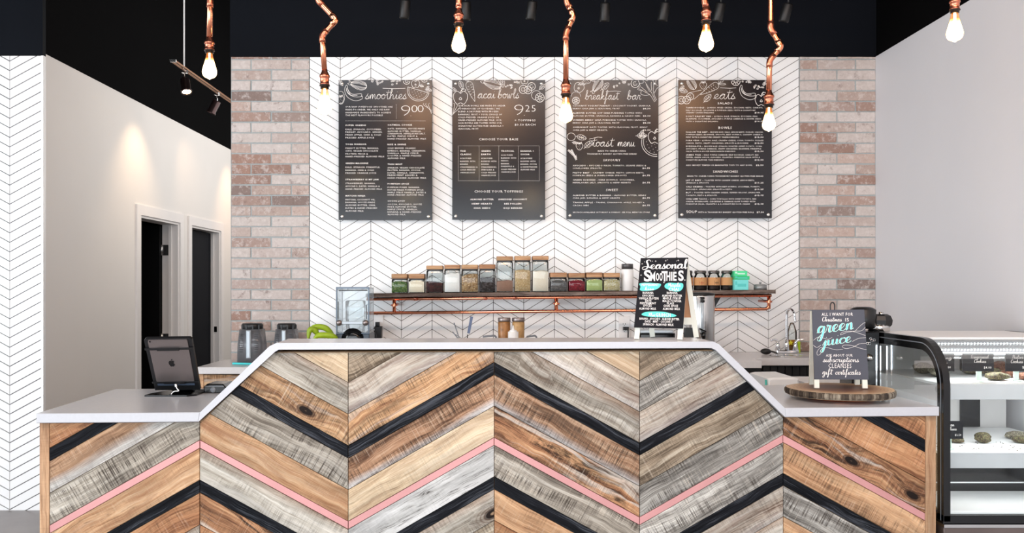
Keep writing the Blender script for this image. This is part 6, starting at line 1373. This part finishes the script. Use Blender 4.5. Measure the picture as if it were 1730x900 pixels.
mesh_obj('hexagon_emblem', mb, M_['chrome'], t)
mb = MB(); c = P(1468, 604, Y); lathe(mb, [(.016, 0), (.018, .006), (.012, .012), (.008, .03), (.0001, .032)], c, 16, Matrix.Rotation(math.pi/2, 3, 'X')); mesh_obj('knob', mb, M_['chrome'], t)

# ------------------------------------------------------------------ refrigerated display case
X0, X1, YF, YR, ZTc = 1.832, 2.55, 3.62, 4.385, 1.27
dc = thing('display_case', 'curved glass pastry display case with black frame at the right', 'display case', ((X0+X1)/2, 4.0, 0))
def prof(o=0, r=.20, n=14, zb=.53):
    p = [(YF+o, zb), (YF+o, ZTc-r)]
    for i in range(1, n+1):
        a = math.pi/2*i/n; p.append((YF+r-(r-o)*math.cos(a), ZTc-r+(r-o)*math.sin(a)))
    p.append((YR, ZTc-o)); return p
def strip_band(x0, x1, po, pi):
    mb = MB(); n = len(po); vs = [(x0, a, b) for a, b in po]+[(x0, a, b) for a, b in pi]+[(x1, a, b) for a, b in po]+[(x1, a, b) for a, b in pi]; fs = []
    for i in range(n-1):
        fs += [(i, i+1, n+i+1, n+i), (2*n+i, 3*n+i, 3*n+i+1, 2*n+i+1), (i, 2*n+i, 2*n+i+1, i+1), (n+i, n+i+1, 3*n+i+1, 3*n+i)]
    fs += [(0, n, 3*n, 2*n), (n-1, 3*n-1, 4*n-1, 2*n-1)]; mb.add(vs, fs); return mb
frm = pm('gloss_black_frame', srgb(10, 10, 12), .12)
mesh_obj('side_frame', strip_band(X0, X0+.028, prof(0), prof(.052)), frm, dc); mesh_obj('side_frame', strip_band(X1-.028, X1, prof(0), prof(.052)), frm, dc)
mesh_obj('frame_highlight', strip_band(X0-.0015, X0-.0003, prof(.020), prof(.024)), M_['grey_pl'], dc)
gp = prof(.006)[:-1]; gi = prof(.010)[:-1]
mesh_obj('front_glass', strip_band(X0+.029, X1-.029, gp, gi), M_['glass'], dc)
mb = MB(); sidep = prof(.053)+[(YR, .56), (YF+.053, .56)]
mb.add([(X0+.010, a, b) for a, b in sidep]+[(X0+.014, a, b) for a, b in sidep], [tuple(range(len(sidep)))[::-1], tuple(range(len(sidep), 2*len(sidep)))]); mesh_obj('side_glass', mb, M_['glass'], dc)
mb = MB(); box(mb, X0+.029, X1-.029, YF+.205, YR, ZTc-.012, ZTc-.001, .002); mesh_obj('top_panel', mb, M_['white_pl'], dc)
mb = MB(); box(mb, X0, X0+.028, YR-.035, YR, .56, ZTc-.013); mesh_obj('rear_post', mb, M_['white_pl'], dc)
mb = MB()
for i in range(14): box(mb, X0-.002, X0-.0005, YR-.026, YR-.02, .62+i*.045, .64+i*.045)
mesh_obj('slotted_strip', mb, M_['grey_pl'], dc)
mb = MB(); box(mb, X0, X1, YF+.0, YR, .52, .555, .002); mesh_obj('sill', mb, frm, dc)
mb = MB(); box(mb, X0, X1, YF-.002, YR, .0, .505, .002); mesh_obj('base_panel', mb, pm('dark_metal_base', srgb(110, 98, 94), .3, .6, var=.25, vs=3), dc)
mb = MB(); box(mb, X0, X1, YF-.005, YR, .506, .519); mesh_obj('base_trim', mb, M_['steel'], dc)
mb = MB(); box(mb, X0+.03, X1-.03, YF+.02, 4.02, .556, .562); mesh_obj('deck', mb, M_['white_pl'], dc)
mb = MB(); box(mb, X0+.03, X1-.03, 4.02, 4.06, .562, .735); mesh_obj('air_duct', mb, frm, dc)
mb = MB(); box(mb, X0+.03, X1-.03, 4.012, 4.02, .60, .606); mesh_obj('duct_trim', mb, M_['chrome'], dc)
rearm = pm('pale_rear_door', srgb(206, 202, 200), .2)
mb = MB(); box(mb, X0+.03, X1-.03, YR-.014, YR-.004, .745, ZTc-.014); mesh_obj('rear_door', mb, rearm, dc)
a = P(1623, 0, 4.36).x; b = P(1655, 0, 4.36).x
mb = MB(); box(mb, a, b, YR-.03, YR-.015, .80, ZTc-.02); mesh_obj('door_stile', mb, frm, dc)
shelf_e = pm('shelf_edge', srgb(206, 208, 212), .25)
shelves = []
for z, nm in ((1.083, 'upper'), (.797, 'lower')):
    mb = MB(); box(mb, X0+.03, X1-.03, YF+.09, YR-.032, z-.010, z, .001); mesh_obj('%s_shelf' % nm, mb, M_['white_pl'], dc)
    mb = MB(); box(mb, X0+.03, X1-.03, YF+.082, YF+.0895, z-.066, z-.002, .001); mesh_obj('shelf_front', mb, shelf_e, dc)
led = emitm('white_led', (.95, .98, 1), 9); ledb = emitm('led_tube', (.95, .98, 1), 3.0)
mb = MB(); box(mb, X0+.04, X1-.04, YF+.19, YF+.20, 1.196, 1.206); mesh_obj('light_tube', mb, ledb, dc)
mb = MB(); box(mb, X0+.04, X1-.04, YF+.201, YF+.215, 1.19, ZTc-.013); mesh_obj('light_housing', mb, pm('grey_housing', srgb(150, 152, 156), .4), dc)
mb = MB(); n = 44
for i in range(n):
    xx = X0+.05+i*(X1-X0-.1)/n
    for z in (1.243, 1.216): box(mb, xx, xx+.005, YF+.197, YF+.2005, z-.002, z+.002)
o = mesh_obj('led_dots', mb, led, dc); o['kind'] = 'stuff'
for z in (.797-.02,):
    mb = MB(); box(mb, X0+.06, X1-.06, YF+.12, YF+.128, z-.004, z+.002); mesh_obj('light_tube', mb, ledb, dc)
area('case_led', ((X0+X1)/2, YF+.225, 1.185), (math.radians(-20), 0, 0), .66, .03, 2.4, (.95, .98, 1.0))
area('case_fill_middle', ((X0+X1)/2, YF+.12, 1.060), (math.radians(25), 0, 0), .66, .03, 2.2, (.95, .98, 1.0))  # extra light added under the upper shelf to brighten the lower one
area('case_led_lower', ((X0+X1)/2, YF+.14, .768), (0, 0, 0), .66, .03, .9, (.95, .98, 1.0))
# pastries
GC['seedy'] = granm('seeded_cookie', [(58, 44, 34), (96, 84, 56), (150, 150, 100), (40, 30, 26), (120, 96, 66)], 330, bump=1); GC['ginger'] = granm('ginger_cookie', [(120, 70, 44), (150, 92, 60), (96, 54, 34)], 240, bump=1); GC['pale'] = granm('pale_granola_bar', [(150, 140, 118), (96, 84, 70), (190, 184, 160), (70, 62, 52)], 300, bump=1)
def cookie(px, py, Y, z, rx, ry, rz, g, label, s, grp='cookies in the display case'):
    c = P(px, py, Y); mb = MB(); lump(mb, (c.x, Y, z+.001+rz*1.0), rx, ry, rz, .13, s, 26, 12); mn = min(v[2] for v in mb.v); mb.v = [(v[0], v[1], v[2]-mn+z+.0008) for v in mb.v]
    o = mesh_obj('cookie', mb, GC[g]); tag(o, label, 'cookie', grp)
ZU = 1.083; ZL = .797
cookie(1640, 630, 4.10, ZU, .040, .04, .016, 'seedy', 'dark seeded cookie behind the middle price card on the upper shelf', 1)
cookie(1684, 640, 3.84, ZU, .052, .04, .017, 'seedy', 'large green flecked seeded cookie at the front of the upper shelf', 2)
cookie(1676, 632, 4.02, ZU, .045, .035, .018, 'seedy', 'seeded cookie tucked behind the large green flecked one', 3)
cookie(1690, 622, 4.16, ZU, .04, .04, .028, 'ginger', 'ginger brown cookie between the middle and right price cards', 4)
cookie(1706, 632, 3.95, ZU, .036, .03, .02, 'ginger', 'ginger brown cookie under the right price card', 5)
cookie(1732, 640, 3.85, ZU, .036, .03, .016, 'ginger', 'ginger brown cookie cut off at the right edge of the upper shelf', 6)
cookie(1560, 632, 4.12, ZU, .04, .05, .026, 'pale', 'pale seeded bar near the left side glass, behind', 7)
cookie(1585, 640, 3.98, ZU, .036, .05, .026, 'pale', 'pale seeded bar near the left side glass, in front', 8)
cookie(1661, 745, 3.92, ZL, .032, .03, .024, 'seedy', 'single chunky seeded cookie alone on the lower shelf', 9)
cookie(1716, 735, 4.02, ZL, .045, .03, .018, 'pale', 'pale topped cookie at the right of the lower shelf, behind', 10)
cookie(1726, 745, 3.92, ZL, .035, .03, .016, 'seedy', 'dark cookie at the right of the lower shelf, in front', 11)
cookie(1617, 745, 3.93, ZL, .03, .03, .012, 'seedy', 'dark cookie behind the vegan price card', 12)
mb = MB(); rd = random.Random(5)
for i in range(46):
    xx = rd.uniform(1.90, 2.25); yy = rd.uniform(3.73, 3.95); s = rd.uniform(.0012, .003); box(mb, xx, xx+s*1.6, yy, yy+s, ZL+.0003, ZL+s)
o = mesh_obj('crumbs', mb, GC['seedy']); tag(o, 'dark crumbs scattered over the lower shelf of the case', 'crumbs'); o['kind'] = 'stuff'
def price(px0, px1, py0, py1, Y, z, lines, label, legx):
    a = P(px0, py0, Y); b = P(px1, py1, Y)
    t = thing('price_card', label, 'price card', ((a.x+b.x)/2, Y, z), 'black price cards in the display case')
    mb = MB(); box(mb, a.x, b.x, Y, Y+.003, b.z, a.z); mesh_obj('card', mb, M_['chalk_black'], t)
    mb = MB()
    for lx in legx: c = P(lx, 0, Y).x; box(mb, c-.011, c+.011, Y+.004, Y+.009, z+.0008, b.z+.02); box(mb, c-.011, c+.011, Y-.02, Y+.009, z+.0006, z+.004)
    mesh_obj('card_stand', mb, pm('pale_green_stand', srgb(206, 226, 214), .5), t)
    f = plane((px0, py0), (px1, py0), (px1, py1), (px0, py1), (a, P(px1, py0, Y), b, P(px0, py1, Y)), .0006); L = MB()
    for ln in lines:
        if ln[0] == 's': script(L, ln[1], ln[2], ln[3], ln[4], ln[5], f, .45, .8)
        else: text(L, ln[1], ln[2], ln[3], ln[4], ln[5], f, .01)
    mesh_obj('lettering', L, M_['print'], t)
price(1585, 1612.5, 597, 627, 3.77, ZU, [('s', 'ring', 1590, 1608, 606.5, 2.6), ('s', 'llo', 1590, 1600, 615, 2.4), ('t', '$3.00', 1594, 1606, 622, 3.6)], 'black price card reading 3.00 at the left end of the upper shelf', (1597,))
price(1626, 1679, 597, 627, 3.79, ZU, [('s', 'Gingerseed', 1641, 1670, 605, 3.0), ('s', 'Cookies', 1646, 1666, 612.5, 2.7), ('t', '$4.00', 1662, 1675, 622.5, 3.8)], 'black price card reading cookies 4.00 in the middle of the upper shelf', (1655,))
price(1699, 1748, 597, 627, 3.79, ZU, [('s', 'Festive', 1710, 1729, 605.5, 3.0), ('s', 'Cookies', 1708, 1728, 613, 2.7), ('t', '$4', 1727, 1734, 622, 3.8)], 'black price card at the right end of the upper shelf', (1718,))
price(1590, 1627, 711, 741, 3.77, ZL, [('s', 'Vegan', 1597, 1612, 719.5, 2.8), ('s', 'cookies', 1595, 1616, 726.5, 2.5), ('t', '$2.50', 1613, 1624, 736, 3.2)], 'black price card reading Vegan on the lower shelf', (1604,))

# white towel draped and papers behind the right counter
t_y = 4.75
mb = MB(); a = P(1296, 638, t_y); b = P(1352, 638, t_y)
prism(mb, [(a.x, .78), (b.x, .78), (b.x-.005, a.z-.006), (b.x-.03, a.z+.002), (a.x+.03, a.z), (a.x+.004, a.z-.006)], lambda u, w, d: (u, t_y+d, w), .34, .01, True)
o = mesh_obj('storage_bin', mb, M_['white_pl']); tag(o, 'white plastic bin behind the right counter, left of the log slice', 'bin')
t = thing('bin_stand', 'black undercounter unit carrying the white bin behind the right counter', 'cabinet', (a.x+.1, 4.9, 0)); mb = MB(); box(mb, a.x-.05, b.x+.35, 4.72, 5.15, 0.002, .779, .004); mesh_obj('housing', mb, M_['black_satin'], t)
mb = MB(); box(mb, b.x+.03, b.x+.30, 4.76, 5.1, .7800, P(0, 646, 4.76).z, .02); o = mesh_obj('folded_towels', mb, pm('off_white_cloth', srgb(226, 224, 224), .9)); tag(o, 'folded off-white towels behind the log slice stand', 'towel')
mb = MB(); box(mb, a.x-.006, a.x-.0005, t_y+.002, t_y+.02, .95, a.z-.012); o = mesh_obj('teal_folder', mb, M_['teal']); tag(o, 'teal folder edge against the white bin', 'folder')
